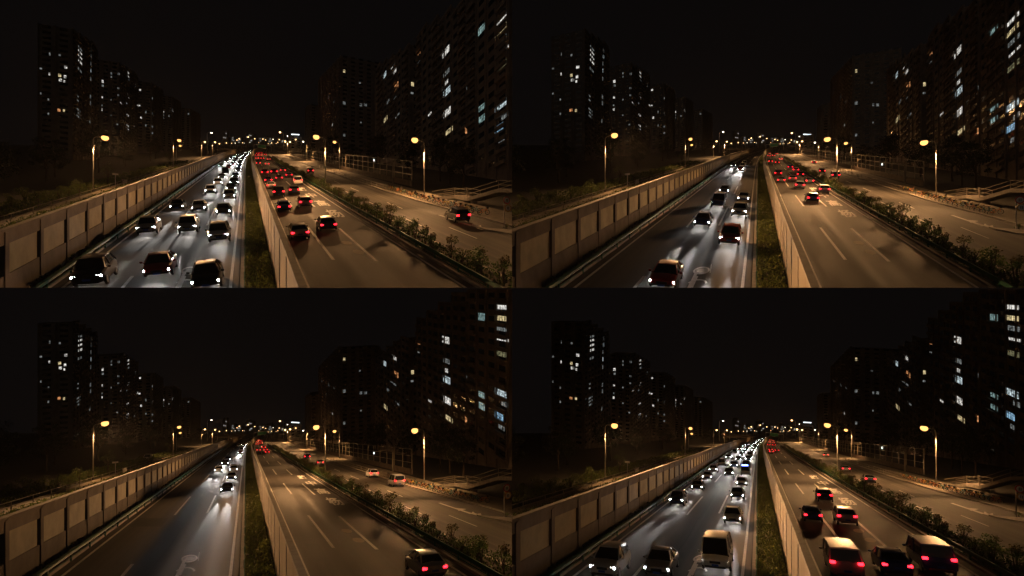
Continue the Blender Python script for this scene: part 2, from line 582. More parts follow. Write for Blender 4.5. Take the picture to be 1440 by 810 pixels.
def lamp_proto(arm=1.9, h=11.2, bowl='lamp', r=0.5, double=False):
    po, ar, hd, bw, bs = MB(), MB(), MB(), MB(), MB()
    bs.tube([(0, 0, -.3), (0, 0, .5), (0, 0, .62)], [.17, .17, .12], 10)
    po.tube([(0, 0, .6), (0, 0, h * .5), (0, 0, h - .7)], [.12, .1, .075], 10)
    parts = [('base', bs.mesh('base', 'dark_steel'), -1, None), ('pole', po.mesh('pole', 'steel', True), -1, None)]
    for sgn in ((-1, 1) if double else (-1,)):
        ar, hd, bw = MB(), MB(), MB()
        ar.tube([(0, 0, h - .75), (sgn * .08, 0, h - .3), (sgn * .4, 0, h - .02), (sgn * arm * .75, 0, h + .08)], [.07, .06, .05, .045], 8)
        hd.loft([[(sgn * (arm * .7 + x), w * a, h + .06 + z * b) for a, b in ((-1, 0), (-.7, 1), (.7, 1), (1, 0))] for x, w, z in ((0, .12, .1), (.35, .3, .2), (.8, .3, .2), (1.1, .12, .08))])
        secs = []
        for k in range(9):
            th = -.6 + k / 8 * (math.pi / 2 + .58)
            secs.append([(sgn * (arm * .7 + .58) + math.cos(2 * math.pi * j / 16) * r * math.cos(th) * 1.02, math.sin(2 * math.pi * j / 16) * r * math.cos(th), h - .02 - r * .85 * math.sin(th)) for j in range(16)])
        bw.loft(secs)
        parts += [('arm', ar.mesh('arm', 'steel', True), -1, None), ('lamp_housing', hd.mesh('lamp_housing', 'dark_steel'), -1, None)]
        parts.append(('lamp_bowl', bw.mesh('lamp_bowl', bowl, True), len(parts) - 1, None))
    return Proto('street_lamp', parts)
LAMPS = {'main': lamp_proto(r=.62), 'far': lamp_proto(bowl='lamp_far', r=.5), 'cool': lamp_proto(bowl='lamp_cool', r=.38), 'double': lamp_proto(bowl='lamp_far', r=.6, double=True)}

def lamp_light(site, mtx, down=1.0, fill_spot=0.0, aim=(1.5, 46), arm=1.9, h=11.2):
    """the light that leaves this lamp's bowl: a wide beam down, and the beam a road luminaire throws along the road"""
    p = mtx @ Vector((-(arm * .7 + .58), 0, h - 1.0))
    def spot(name, w, ang, d, blend):     # beam
        l = bpy.data.lights.new(name, 'SPOT')
        l.energy = w; l.color = LAMP_COL; l.spot_size = math.radians(ang); l.spot_blend = blend
        l.shadow_soft_size = 0.35
        o = bpy.data.objects.new(name, l)
        o.matrix_world = Matrix.Translation(p) @ Vector(d).to_track_quat('-Z', 'Y').to_matrix().to_4x4()
        COL.objects.link(o)
    road = (mtx.to_3x3() @ Vector((-1, 0, 0))).normalized()
    if down:
        spot('lamp_beam', LAMP_DOWN * down, 163, Vector((0, 0, -1)) + road * .25, .45)
    if fill_spot:
        # added spot, aimed at a dark stretch to brighten it
        q = site.P(aim[0], aim[1], 0)
        spot('lamp_fill', LAMP_FILL * fill_spot, 42 if aim[1] < 100 else 24, q - p, 1.0)

# ---- cars
def sec(y, hw, zb, zs, zt, crown=.04):
    half = [(0, zb), (hw * .82, zb), (hw * .97, zb + .1), (hw, zs), (hw * .97, zt - .09), (hw * .86, zt), (0, zt + crown)]
    return [(x, y, z) for x, z in half] + [(-x, y, z) for x, z in half[-2:0:-1]]

def car_proto(kind, colour, lights, detail):
    """front towards +Y; detail 2 = everything, 1 = body, windows, lamps and wheels, 0 = body, windows, lamps"""
    body, glass, roof = MB(), MB(), MB()
    if kind == 'saloon':
        st = [(-2.3, .74, .42, .62, .9), (-2.16, .85, .3, .62, .97), (-1.5, .9, .22, .64, 1.0), (-.2, .91, .2, .64, .97), (.9, .9, .2, .62, .94), (1.6, .88, .22, .6, .86), (2.1, .82, .28, .55, .76), (2.3, .68, .36, .5, .66)]
        cab = [(-1.75, .98, .80, .74), (-1.0, 1.36, .83, .6), (-.2, 1.44, .84, .6), (.4, 1.4, .84, .59), (1.2, .95, .82, .72)]
        rf = (-1.05, .42, 1.44, .58); zl = .58; ztl = .78; wy = 1.38; wr = .32; L = 2.3
    elif kind == 'suv':
        st = [(-2.3, .8, .5, .75, 1.05), (-2.2, .9, .38, .75, 1.12), (-1.5, .94, .3, .76, 1.13), (-.2, .95, .28, .76, 1.1), (.9, .94, .28, .74, 1.07), (1.7, .92, .3, .7, 1.0), (2.2, .86, .36, .66, .92), (2.36, .74, .44, .6, .8)]
        cab = [(-2.15, 1.1, .86, .78), (-1.8, 1.6, .87, .68), (-.3, 1.7, .88, .66), (.35, 1.66, .88, .65), (1.15, 1.08, .86, .78)]
        rf = (-1.85, .4, 1.7, .65); zl = .78; ztl = .98; wy = 1.42; wr = .37; L = 2.36
    else:
        st = [(-2.5, .86, .5, .8, 1.1), (-2.42, .95, .36, .8, 1.16), (-1.5, .97, .3, .8, 1.16), (0, .97, .28, .8, 1.15), (1.2, .97, .28, .78, 1.12), (2.1, .93, .3, .72, 1.0), (2.5, .86, .36, .66, .88), (2.62, .74, .46, .6, .78)]
        cab = [(-2.45, 1.14, .93, .88), (-2.3, 1.9, .93, .8), (-.3, 2.0, .93, .8), (1.0, 1.94, .93, .78), (1.95, 1.1, .9, .8)]
        rf = (-2.32, 1.02, 2.0, .79); zl = .72; ztl = 1.1; wy = 1.6; wr = .36; L = 2.62
    body.loft([sec(*q) for q in st])
    glass.loft([[(-b, y, min(z, .9)), (b, y, min(z, .9)), (b, y, .92 if z > 1 else z - .02), (tw, y, z), (-tw, y, z), (-b, y, .92 if z > 1 else z - .02)] for y, z, b, tw in cab])
    a, b_, rz, rw = rf
    roof.loft([[(-rw - .02, y, z - .05), (rw + .02, y, z - .05), (rw, y, z + .015), (0, y, z + .05), (-rw, y, z + .015)] for y, z in ((a - .02, rz - .1), (a * .5 + b_ * .5, rz), (b_, rz - .05))])
    for s_ in (-1, 1):      # pillars
        for i in (0, 1, 2, 3):
            y0, z0, w0, t0 = cab[i]; y1, z1, w1, t1 = cab[i + 1]
            if i == 0:
                roof.tube([(s_ * w0 * .99, y0, z0), (s_ * t1 * 1.01, y1, z1)], .05, 5)
            if i == 3:
                roof.tube([(s_ * w1 * .98, y1, z1), (s_ * t0 * 1.01, y0, z0)], .045, 5)
            if i == 2:
                roof.tube([(s_ * w0 * 1.0, y0, .95), (s_ * t0 * 1.01, y0, z0)], .045, 5)
    paint = 'paint_' + colour
    P = [('body', smooth_by_angle(body.mesh('body', paint)), -1, None), ('window', glass.mesh('window', 'glass'), -1, None), ('roof', smooth_by_angle(roof.mesh('roof', paint)), -1, None)]
    hwf = st[-2][1]; hwr = st[1][1]
    for s_ in (-1, 1):
        h = MB()
        if lights == 'head':
            rt = Matrix.Rotation(s_ * -.25, 3, 'Z')
            h.box((s_ * (hwf - .2), L - .13, zl), (.34, .16, .15), 0, .04, rt)
            P.append(('headlight', h.mesh('headlight', 'head'), -1, None))
        else:
            h.box((s_ * (hwr - .17), -L + .05, ztl), (.32, .12, .17), 0, .03)
            P.append(('taillight', h.mesh('taillight', 'tail'), -1, None))
    if detail >= 1:
        for sx_ in (-1, 1):
            for sy_ in (-1, 1):
                w = MB(); w.ring((sx_ * (st[3][1] - .1), sy_ * wy, wr), (1, 0, 0), wr - .08, .09, 16, 6)
                r_ = MB(); r_.disc((sx_ * (st[3][1] - .08), sy_ * wy, wr), (1, 0, 0), wr - .11, .14, 12)
                P.append(('wheel', w.mesh('wheel', 'tyre', True), -1, None))
                P.append(('rim', r_.mesh('rim', 'rim'), len(P) - 1, None))
    if detail >= 2:
        for s_ in (-1, 1):
            mi = MB(); mi.box((s_ * (st[3][1] + .1), cab[-1][0] - .25, 1.0 if kind == 'saloon' else 1.14), (.2, .1, .14), 0, .03)
            P.append(('wing_mirror', mi.mesh('wing_mirror', paint), -1, None))
        g = MB()
        if lights == 'head':
            g.box((0, L + .0, zl - .04), (.7, .06, .16), 0, .02)
            P.append(('grille', g.mesh('grille', 'trim'), -1, None))
        bp = MB(); bp.box((0, (L - .06) if lights == 'head' else -L + .06, .4), (1.35, .2, .14), 0, .04)
        P.append(('bumper', bp.mesh('bumper', 'trim'), -1, None))
        pl = MB(); pl.box((0, (L + .06) if lights == 'head' else -L - .06, zl - .2 if lights == 'head' else .62), (.44, .02, .13))
        P.append(('licence_plate', pl.mesh('licence_plate', 'plate'), -1, None))
    nm = {'saloon': 'saloon_car', 'suv': 'tall_car', 'van': 'van'}[kind]
    return Proto(nm, P)
CARS = {}
def get_car(kind, colour, lights, detail):
    k = (kind, colour, lights, detail)
    if k not in CARS:
        CARS[k] = car_proto(*k)
    return CARS[k]

# ---- bicycle
def bike_proto(col):
    P = []
    for y in (-.52, .52):
        w = MB(); w.ring((0, y, .33), (1, 0, 0), .3, .03, 16, 4)
        for k in range(4):
            a = math.pi * k / 4
            w.tube([(0, y - math.cos(a) * .3, .33 - math.sin(a) * .3), (0, y + math.cos(a) * .3, .33 + math.sin(a) * .3)], .006, 3)
        P.append(('wheel', w.mesh('wheel', 'tyre'), -1, None))
    f = MB()
    for a, b in (((0, -.52, .33), (0, -.08, .3)), ((0, -.08, .3), (0, -.2, .8)), ((0, -.08, .3), (0, .4, .72)), ((0, -.52, .33), (0, -.17, .68)), ((0, .52, .33), (0, .38, .95)), ((0, -.17, .68), (0, .4, .72))):
        f.tube([a, b], .028, 6)
    P.append(('frame', f.mesh('frame', 'bike_' + col), -1, None))
    h = MB(); h.tube([(-.28, .28, 1.02), (-.1, .38, .98), (.1, .38, .98), (.28, .28, 1.02)], .02, 6)
    P.append(('handlebar', h.mesh('handlebar', 'trim'), -1, None))
    s_ = MB(); s_.loft([[(-.1, -.32, .82), (.1, -.32, .82), (.1, -.32, .88), (-.1, -.32, .88)], [(-.03, -.05, .83), (.03, -.05, .83), (.03, -.05, .88), (-.03, -.05, .88)]])
    P.append(('saddle', s_.mesh('saddle', 'trim'), -1, None))
    b = MB(); b.loft([[(-.13, .46, .78), (.13, .46, .78), (.13, .66, .78), (-.13, .66, .78)], [(-.18, .42, 1.02), (.18, .42, 1.02), (.18, .74, 1.02), (-.18, .74, 1.02)]])
    P.append(('basket', b.mesh('basket', 'dark_steel'), -1, None))
    return Proto('bicycle', P)
BIKES = {c: bike_proto(c) for c in ('orange', 'yellow', 'teal')}

def post_mesh(w, h, mat, name='post'):
    m = MB(); m.box((0, 0, h / 2), (w, w, h), 0, w * .15)
    return m.mesh(name, mat)
POST = {'green': post_mesh(.12, .82, 'green'), 'rail': post_mesh(.09, 1.05, 'rail'), 'screen': post_mesh(.18, 5.75, 'rail'), 'wall': None}
m = MB(); m.box((0, 0, 2.17), (.37, .62, 4.3), 0, .03); POST['wall'] = m.mesh('post', 'concrete_dark')

# ------------------------------------------------------------------ lit windows, read off the facades (quadrant coordinates of the glass)
LEFT_WIN = [(115, 193, 7, 5, 'dim'), (140, 152, 4, 9, 'dim'), (139, 208, 5, 8, 'white'), (168, 155, 6, 6, 'dim'), (185, 189, 9, 8, 'white'), (168, 212, 9, 9, 'warm'), (183, 216, 7, 9, 'white'),
    (170, 225, 9, 8, 'white'), (181, 229, 5, 7, 'white'), (225, 136, 12, 6, 'dim'), (225, 147, 12, 6, 'white'), (225, 160, 12, 6, 'white'), (225, 174, 12, 7, 'white'), (224, 197, 11, 7, 'dim'),
    (115, 263, 4, 6, 'dim'), (136, 280, 4, 6, 'dim'), (136, 320, 4, 7, 'dim'), (166, 310, 9, 8, 'orange'), (180, 311, 6, 8, 'warm'), (218, 270, 5, 5, 'dim'), (218, 282, 5, 5, 'dim'), (220, 309, 11, 5, 'dim'),
    (220, 318, 11, 5, 'dim'), (220, 328, 10, 5, 'dim'), (257, 142, 3, 12, 'dim'), (257, 160, 3, 14, 'cool'), (256, 180, 3, 14, 'dim'), (256, 200, 3, 14, 'cool'), (255, 222, 3, 12, 'dim'), (254, 272, 3, 12, 'dim'),
    (254, 290, 3, 12, 'dim'), (252, 340, 3, 14, 'dim'),
    (288, 229, 7, 8, 'white'), (289, 241, 6, 6, 'dim'), (313, 206, 5, 6, 'dim'), (313, 216, 5, 5, 'dim'), (334, 208, 6, 6, 'dim'), (360, 204, 8, 6, 'white'), (360, 213, 8, 6, 'white'), (362, 224, 6, 6, 'dim'),
    (333, 248, 6, 5, 'dim'), (333, 268, 5, 5, 'dim'), (287, 274, 5, 6, 'white'), (286, 296, 4, 5, 'dim'), (286, 308, 5, 7, 'white'), (312, 280, 4, 5, 'dim'), (340, 290, 5, 4, 'white'), (360, 270, 7, 6, 'white'), (356, 290, 3, 20, 'dim'),
    (359, 324, 6, 6, 'white'), (359, 353, 6, 6, 'white'), (359, 361, 6, 5, 'white'), (380, 239, 3, 14, 'dim'), (378, 358, 3, 14, 'dim'), (330, 350, 5, 4, 'dim'), (312, 324, 4, 4, 'dim'),
    (394, 253, 5, 5, 'white'), (386, 295, 5, 5, 'white'), (392, 297, 6, 4, 'white'), (428, 276, 3, 6, 'dim'), (397, 331, 5, 6, 'white'), (429, 320, 4, 5, 'dim'), (410, 353, 4, 6, 'dim'), (428, 356, 5, 5, 'dim'), (428, 374, 5, 5, 'dim'), (410, 315, 4, 8, 'dim'),
    (459, 266, 5, 4, 'dim'), (459, 315, 5, 6, 'white'), (459, 324, 4, 5, 'dim'), (459, 332, 4, 4, 'dim'), (486, 311, 4, 4, 'white'), (475, 326, 4, 4, 'dim'), (530, 320, 4, 4, 'dim'), (505, 330, 3, 5, 'dim')]
RIGHT_WIN = [(1356, 81, 22, 22, 'teal'), (1410, 54, 36, 13, 'white'), (1409, 85, 40, 15, 'warm'), (1412, 114, 34, 15, 'dim'), (1414, 145, 34, 9, 'white'), (1411, 185, 34, 16, 'olive'), (1357, 301, 22, 17, 'teal'), (1409, 296, 46, 20, 'cool'),
    (1357, 333, 20, 20, 'teal'), (1420, 326, 20, 16, 'dim'), (1404, 360, 24, 20, 'blue'), (1411, 392, 18, 14, 'dim'), (1254, 146, 36, 20, 'white'), (1256, 205, 18, 14, 'dim'), (1256, 232, 10, 12, 'white'), (1257, 258, 24, 20, 'cool'),
    (1258, 316, 36, 20, 'white'), (1264, 368, 20, 14, 'warm'), (1315, 368, 15, 18, 'orange'), (1314, 247, 5, 14, 'dim'), (1179, 154, 8, 10, 'orange'), (1178, 178, 7, 10, 'dim'), (1160, 237, 8, 12, 'warm'), (1159, 262, 8, 6, 'dim'), (1211, 319, 13, 7, 'white'),
    (1082, 212, 17, 17, 'cool'), (1105, 185, 10, 7, 'white'), (1111, 200, 13, 14, 'white'), (1115, 243, 14, 16, 'orange'), (1091, 287, 10, 9, 'dim'), (1085, 335, 18, 13, 'warm'), (1118, 325, 16, 6, 'dim'), (1100, 262, 12, 6, 'dim'), (1112, 272, 10, 6, 'dim'),
    (968, 200, 6, 10, 'warm'), (925, 272, 7, 8, 'dim'), (940, 283, 6, 8, 'dim'), (968, 290, 8, 9, 'dim'), (1012, 233, 5, 5, 'dim'), (1015, 295, 7, 8, 'dim'), (1028, 295, 8, 8, 'dim'), (935, 352, 5, 6, 'white'), (1015, 345, 4, 5, 'dim'), (968, 380, 6, 8, 'dim'), (905, 262, 4, 8, 'dim'), (918, 300, 5, 8, 'dim')]

def facade_window(site, root, inv, origin, ax, nrm, w, h, mat, zc, name='window'):
    """a glazed opening with its frame bars, set a little proud of the wall"""
    g = MB()
    x = w / 2
    def pt(a, z, d):
        return inv @ (origin + ax * a + Vector((0, 0, z)) + nrm * d)
    g.add([pt(-x, -h / 2, .04), pt(x, -h / 2, .04), pt(x, h / 2, .04), pt(-x, h / 2, .04)], [(0, 1, 2, 3)], 0)
    bars = [(-x, 0, .08, h), (x, 0, .08, h), (0, -h / 2, w, .1), (0, h / 2, w, .1)]
    nb = max(1, int(round(w / 1.5)))
    for i in range(1, nb):
        bars.append((-x + w * i / nb, 0, .09, h))
    if h > 1.4 and w > 1.2:
        bars.append((0, h * .2, w, .07))
    for cx, cz, bw, bh in bars:
        vs = [pt(cx + sx * bw / 2, cz + sz * bh / 2, d) for d in (.045, .11) for sx, sz in ((-1, -1), (1, -1), (1, 1), (-1, 1))]
        g.add(vs, [(0, 3, 2, 1), (4, 5, 6, 7), (0, 1, 5, 4), (1, 2, 6, 5), (2, 3, 7, 6), (3, 0, 4, 7)], 1)
    return link(name, g.mesh(name, ['win_' + mat, 'mullion']), root, None, site)

def build_tower(site, name, label, t, s, w, d, height, wins, group, cat='tower block', pitch=3.05, mat='facade_dark', sink=14.0, side='left'):
    """t, s: the corner nearest the road and the viewpoint; w away from the road, d along it"""
    base = site.W(t, s, 0)
    ey = Vector((site.kx, 1, 0)).normalized()
    ex = Vector((ey.y, -ey.x, 0)) * (1 if side == 'right' else -1)     # away from the road
    d = d * math.hypot(1, site.kx)
    top = height
    if site.sz < 0:
        top = min(height, -0.35 - base.z)
    elif base.z - sink < 0.05:
        sink = max(0, base.z - .1)
    root = thing(name, site, Matrix.Translation(base), label, cat, group)
    inv = Matrix.Translation(-base)
    wall, roof, dark = MB(), MB(), MB()
    def cuboid(mb, a0, a1, b0, b1, z0, z1):
        vs = [ex * a + ey * b + Vector((0, 0, z)) for z in (z0, z1) for a, b in ((a0, b0), (a1, b0), (a1, b1), (a0, b1))]
        mb.add(vs, [(0, 3, 2, 1), (4, 5, 6, 7), (0, 1, 5, 4), (1, 2, 6, 5), (2, 3, 7, 6), (3, 0, 4, 7)])
    # a long block steps with the slope, one section at a time
    nseg = max(1, int(math.ceil(d / 15.0)))
    slope = site.kz / math.hypot(1, site.kx)
    for sg in range(nseg):
        d0, d1 = d * sg / nseg, d * (sg + 1) / nseg
        dz = slope * (d0 + d1) / 2
        tp = dz + height
        if site.sz < 0:
            tp = min(tp, -0.35 - base.z)
        full = tp == dz + height
        bot = -sink if site.sz > 0 else dz - sink
        cuboid(wall, 0, w, d0 + (.002 if sg else 0), d1 - .002, bot, tp)
        dd = d1 - d0
        nb = max(2, int(dd / 6))
        for i in range(nb + 1):      # ribs between the bays
            cuboid(wall, -.35, -.003, d0 + dd * i / nb - .3 + (.302 if i == 0 else 0), d0 + dd * i / nb + .3 - (.302 if i == nb else 0), bot, tp + .5 if full else tp)
        nf = max(2, int(w / 5.5))
        if sg == 0:
            for i in range(nf + 1):
                cuboid(wall, w * i / nf - .3 + (.3 if i == 0 else 0), w * i / nf + .3 - (.3 if i == nf else 0), -.35, -.003, bot, tp + .5 if full else tp)
        k = 1
        while k * pitch + dz < tp - 1:
            z = k * pitch + dz
            for i in range(nb):      # a balcony per floor on every other bay, dark panes on all
                if (i + sg) % 2 == 0:
                    cuboid(wall, -.95, -.36, d0 + dd * i / nb + .31, d0 + dd * (i + 1) / nb - .31, z - .12, z + .85)
                b0, b1 = d0 + dd * (i + .22) / nb, d0 + dd * (i + .78) / nb
                dark.add([ex * -.03 + ey * b + Vector((0, 0, zz)) for b, zz in ((b0, z + .95), (b1, z + .95), (b1, z + 2.4), (b0, z + 2.4))], [(0, 1, 2, 3)])
            if sg == 0:
                for i in range(nf):
                    a0, a1 = w * (i + .25) / nf, w * (i + .75) / nf
                    dark.add([ey * -.03 + ex * a + Vector((0, 0, zz)) for a, zz in ((a0, z + .95), (a1, z + .95), (a1, z + 2.4), (a0, z + 2.4))], [(0, 1, 2, 3)])
            k += 1
        if full:
            cuboid(wall, -.3, 0.2, d0 + .31, d1 - .31, tp + .002, tp + 1.0)
            if sg == nseg // 2:
                cuboid(roof, w * .3, w * .8, d0 + dd * .2, d0 + dd * .8, tp + .004, tp + 3.4)
    link('wall', wall.mesh('wall', mat), root, None, site)
    if roof.v:
        link('roof', roof.mesh('roof', mat), root, None, site)
    dk = link('dark_window', dark.mesh('dark_window', 'dark_glass'), root, None, site)
    dk['kind'] = 'stuff'
    # lit windows: where the sight line to each meets the facade
    left = []
    for (zx, zy, ww, hh, mt) in wins:
        r = site.ray(zx, zy)
        hit = None
        for nrm, ax, lim in ((-ey, ex, w), (-ex, ey, d)):
            den = r.dot(nrm)
            if den >= 0:
                continue
            k_ = base.dot(nrm) / den
            p = r * k_
            a = (p - base).dot(ax)
            stp = slope * a if nrm == -ex else slope * d / nseg / 2
            if -0.2 <= a <= lim + .2 and base.z + stp - 1 < p.z < base.z + stp + height - .6:
                hit = (p, ax, nrm, k_, a, lim)
                break
        if not hit:
            left.append((zx, zy, ww, hh, mt)); continue
        p, ax, nrm, k_, a, lim = hit
        # how many picture units one metre along this facade takes
        q = p + ax
        per = abs((q.x / q.y - p.x / p.y) * 1440)
        wm = min(max(ww / max(per, .2), .7), 7.5)
        hm = min(max(hh * k_ / 1440, .8), 2.6)
        facade_window(site, root, inv, p, ax, nrm * 1.0, wm, hm, mt, 0)
    return left

# ------------------------------------------------------------------ one site
def build_site(site):
    V = site.name
    s0 = site.s0
    SS = srange(s0, 1500)
    NEAR = [s for s in srange(s0, 330, 1.05, 2.5)]
    # --- ground: the hillside the road lies on
    g = MB()
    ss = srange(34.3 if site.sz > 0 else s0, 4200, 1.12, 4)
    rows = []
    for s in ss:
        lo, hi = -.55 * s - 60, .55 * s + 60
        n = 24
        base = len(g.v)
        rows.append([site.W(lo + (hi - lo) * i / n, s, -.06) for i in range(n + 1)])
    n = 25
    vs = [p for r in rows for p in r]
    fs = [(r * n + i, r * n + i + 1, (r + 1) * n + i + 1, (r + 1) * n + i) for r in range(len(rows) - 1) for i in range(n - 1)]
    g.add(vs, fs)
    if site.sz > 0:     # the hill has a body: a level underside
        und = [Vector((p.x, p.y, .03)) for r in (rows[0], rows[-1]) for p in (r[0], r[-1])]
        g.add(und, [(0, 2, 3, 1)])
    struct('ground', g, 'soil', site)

    # --- carriageways
    r = MB(); strip(r, site, LL - .75, LR + .55, SS, 0.0, 0, 6); struct('road', r, 'asphalt', site)
    r = MB(); strip(r, site, RL - 1.2, lambda s: tr(s) + .75, SS, 0.0, 0, 6); struct('road', r, 'asphalt', site)
    r = MB(); strip(r, site, svl, svr, SS, 0.0, 0, 4); struct('service_road', r, 'asphalt_pale', site)
    pv = MB(); sweep(pv, site, lambda s: svr(s) + 3.6, srange(s0, 700), rect(6.4, -.1, .14)); struct('pavement', pv, 'paving', site)
    kb = MB()
    sweep(kb, site, lambda s: svr(s) + .2, srange(s0, 700), rect(.3, -.1, .17))
    sweep(kb, site, lambda s: svl(s) - .15, srange(s0, 900), rect(.3, -.1, .18))
    sweep(kb, site, LR + .78, srange(s0, 900), rect(.3, -.1, .16))
    sweep(kb, site, lambda s: tr(s) + .9, srange(s0, 900), rect(.25, -.1, .16))
    sweep(kb, site, LL - .9, srange(s0, 900), rect(.25, -.1, .16))
    struct('kerb', kb, 'kerb', site)
    pw = MB(); strip(pw, site, -30.4, -28.2, srange(max(s0, 34.2), 420), .05, 0, 2); struct('path', pw, 'paving', site)
    vg = MB(); strip(vg, site, LR + .93, 1.95, srange(s0, 900), .1)
    strip(vg, site, lambda s: tr(s) + 1.02, lambda s: svl(s) - .3, srange(s0, 900), .1)
    strip(vg, site, LL - 2.0, LL - 1.03, srange(s0, 900), .1)
    struct('verge', vg, 'verge', site)

    # --- painted markings
    mk = MB(); U = .012
    for o in (LL, LR, RL):
        strip(mk, site, o - .11, o + .11, SS, U)
    strip(mk, site, lambda s: tr(s) - .11, lambda s: tr(s) + .11, SS, U)
    for o, ph in ((-8.25, 20.2), (-4.6, 21.5)):
        a = ph
        while a < 700:
            strip(mk, site, o - .12, o + .12, [max(a, s0), max(a + 5.6, s0), max(a + 11.3, s0), max(a + 17, s0)], U); a += 38.9
    for o, ph in ((7.25, 5.8), (10.7, 5.2)):
        a = ph
        while a < 700:
            if a + 17 > s0 + 1:
                q = max(a, s0)
                oo = (lambda s, o=o: o - interp(s, [40, 120], [0, .4]))
                strip(mk, site, lambda s: oo(s) - .14, lambda s: oo(s) + .14, [q, q + (a + 16.5 - q) * .5, a + 16.5], U)
            a += 36.6
    # service road lane dashes, edge line, hatch and the arrow
    for a, b in ((104, 112), (125, 133), (76, 84), (52, 59), (150, 160), (180, 190), (215, 225)):
        strip(mk, site, lambda s: svl(s) + 5.0, lambda s: svl(s) + 5.14, [a, b], U)
    for a, b in ((78, 85), (60, 67), (97, 104)):
        strip(mk, site, lambda s: svl(s) + 2.2, lambda s: svl(s) + 2.34, [a, b], U)
    def poly(pts):     # flat shape from (t, s) points
        mk.add([site.W(t, s, U) for t, s in pts], [tuple(range(len(pts)))])
    def px(x, y):      # a point of the road surface from its place in the view
        s = 1440 * H / (y - 405); return ((x - 720) / 1440 * s, s)
    poly([px(1232, 605), px(1240, 605), px(1330, 634), px(1322, 636)])
    poly([px(1270, 617), px(1312, 622), px(1290, 627), px(1288, 624)])
    poly([px(1306, 630), px(1356, 644), px(1352, 634), px(1340, 636), px(1330, 629), px(1326, 633)])
    poly([px(1330, 634), px(1338, 634), px(1392, 650), px(1386, 652)])
    # old circle painted on the near lane, with its bar
    def ringmark(t, s, R, asp, w=.15, n=28, a0=0, a1=2 * math.pi):
        vs = []
        for i in range(n + 1):
            th = a0 + (a1 - a0) * i / n
            for q in (R - w, R):
                vs.append(site.W(t + q * math.cos(th), s + q * asp * math.sin(th), U))
        mk.add(vs, [(2 * i, 2 * i + 1, 2 * i + 3, 2 * i + 2) for i in range(n)])
    t_, s_ = px(533, 761); ringmark(t_, s_, .62, 1.9)
    t_, s_ = px(520, 800)
    if s_ > s0 + 1.5:
        ringmark(t_, s_, .7, 1.9, a0=.2, a1=2.9)
    poly([px(517, 777), px(524, 777), px(509, 809), px(501, 809)])
    poly([px(560, 743), px(561.5, 743), px(558, 768), px(556.5, 768)])
    struct('road_markings', mk, 'paint', site)
    # round covers in the far carriageway and a dark band across the oncoming lanes
    for i, (x, y) in enumerate(((975, 683), (1008, 709), (533, 761))):
        t_, s_ = px(x, y); mc = MB()
        R = .5 if i < 2 else .5
        vs = [site.W(t_ + R * math.cos(2 * math.pi * k / 20), s_ + R * 2.0 * math.sin(2 * math.pi * k / 20), z) for z in (-.02, .009) for k in range(20)]
        mc.add(vs, [tuple(range(20, 40))] + [(k, (k + 1) % 20, 20 + (k + 1) % 20, 20 + k) for k in range(20)])
        o = link('manhole_cover', mc.mesh('manhole_cover', 'concrete_pale' if i < 2 else 'dark_steel'), None, Matrix.Identity(4), site)
        tag(o, ['pale round manhole cover between dashes, farther of the two, %s', 'pale round manhole cover between dashes, closer of the two, %s', 'dark round manhole cover inside the painted ring, %s'][i] % V, 'manhole cover', 'manhole covers in the carriageways')
    pa = MB(); strip(pa, site, LL + .1, LR - .1, [152, 158, 165], .006)  # plain dark band right across the oncoming lanes
    for (o0, o1, a0, a1) in ((-7.9, -5.2, 88, 104), (-11.9, -8.6, 52, 57), (4.6, 7.0, 66, 84), (8.0, 10.2, 118, 126), (11.0, 13.6, 46, 55), (5.0, 6.2, 38, 44)):
        strip(pa, site, o0, o1, [a0, (a0 + a1) / 2, a1], .005)
    for o in (-6.5, 5.9, 9.1):
        strip(pa, site, lambda s, o=o: o + .12 * math.sin(s * .31) - .025, lambda s, o=o: o + .12 * math.sin(s * .31) + .025, srange(s0, 240, 1.03, 1.5), .007)
    struct('road_patch_and_band', pa, 'patch', site)
    # road lettering, read by drivers from near to far
    for ch, (x, y), wch, lch in (('杨', (941, 600), 1.9, 7.6), ('高', (905, 571), 1.9, 8.0), ('中', (875, 549), 1.9, 8.0), ('路', (851, 532), 1.9, 8.0)):
        me0 = GLYPH[ch]
        t_, s_ = px(x, y)
        mb = MB()
        mb.add([site.W(t_ + p[0] * wch - .0194 * p[1] * lch, s_ + p[1] * lch, U) for p in me0[0]], me0[1])
        struct('road_lettering', mb, 'paint', site)

    # --- left noise wall
    root = thing('noise_wall', site, Matrix.Identity(4), 'long brown concrete noise wall with pale panes beside the oncoming lanes, %s' % V, 'noise wall')
    WOFF = -14.5
    wl = srange(s0, 620, 1.06, 3)
    b = MB(); sweep(b, site, WOFF, wl, rect(.3, -.2, 1.75)); link('lower_wall', b.mesh('lower_wall', 'concrete_dark'), root, None, site)
    b = MB(); sweep(b, site, WOFF, wl, rect(.3, 3.6, 4.4)); link('upper_wall', b.mesh('upper_wall', 'concrete_dark'), root, None, site)
    b = MB(); sweep(b, site, WOFF, wl, rect(.46, 4.4, 4.52)); link('coping', b.mesh('coping', 'concrete_dark'), root, None, site)
    a = 30.6
    k = 0
    while a < 520:
        st = 5.25 if a < 250 else 10.5
        if a + st > s0:
            q0 = max(a + .5, s0)
            b = MB(); sweep(b, site, WOFF, [q0, a + st - .5], rect(.14, 1.75, 3.6)); link('pane', b.mesh('pane', 'wall_pane'), root, None, site)
        if a > s0 + .5:
            o = link('post', POST['wall'], root, None, site)
            o.matrix_local = site.frame(WOFF, a)
        a += st; k += 1
    # --- median wall
    root = thing('median_wall', site, Matrix.Identity(4), 'tall plain beige noise barrier along the planted median, %s' % V, 'noise wall')
    MW = 2.15
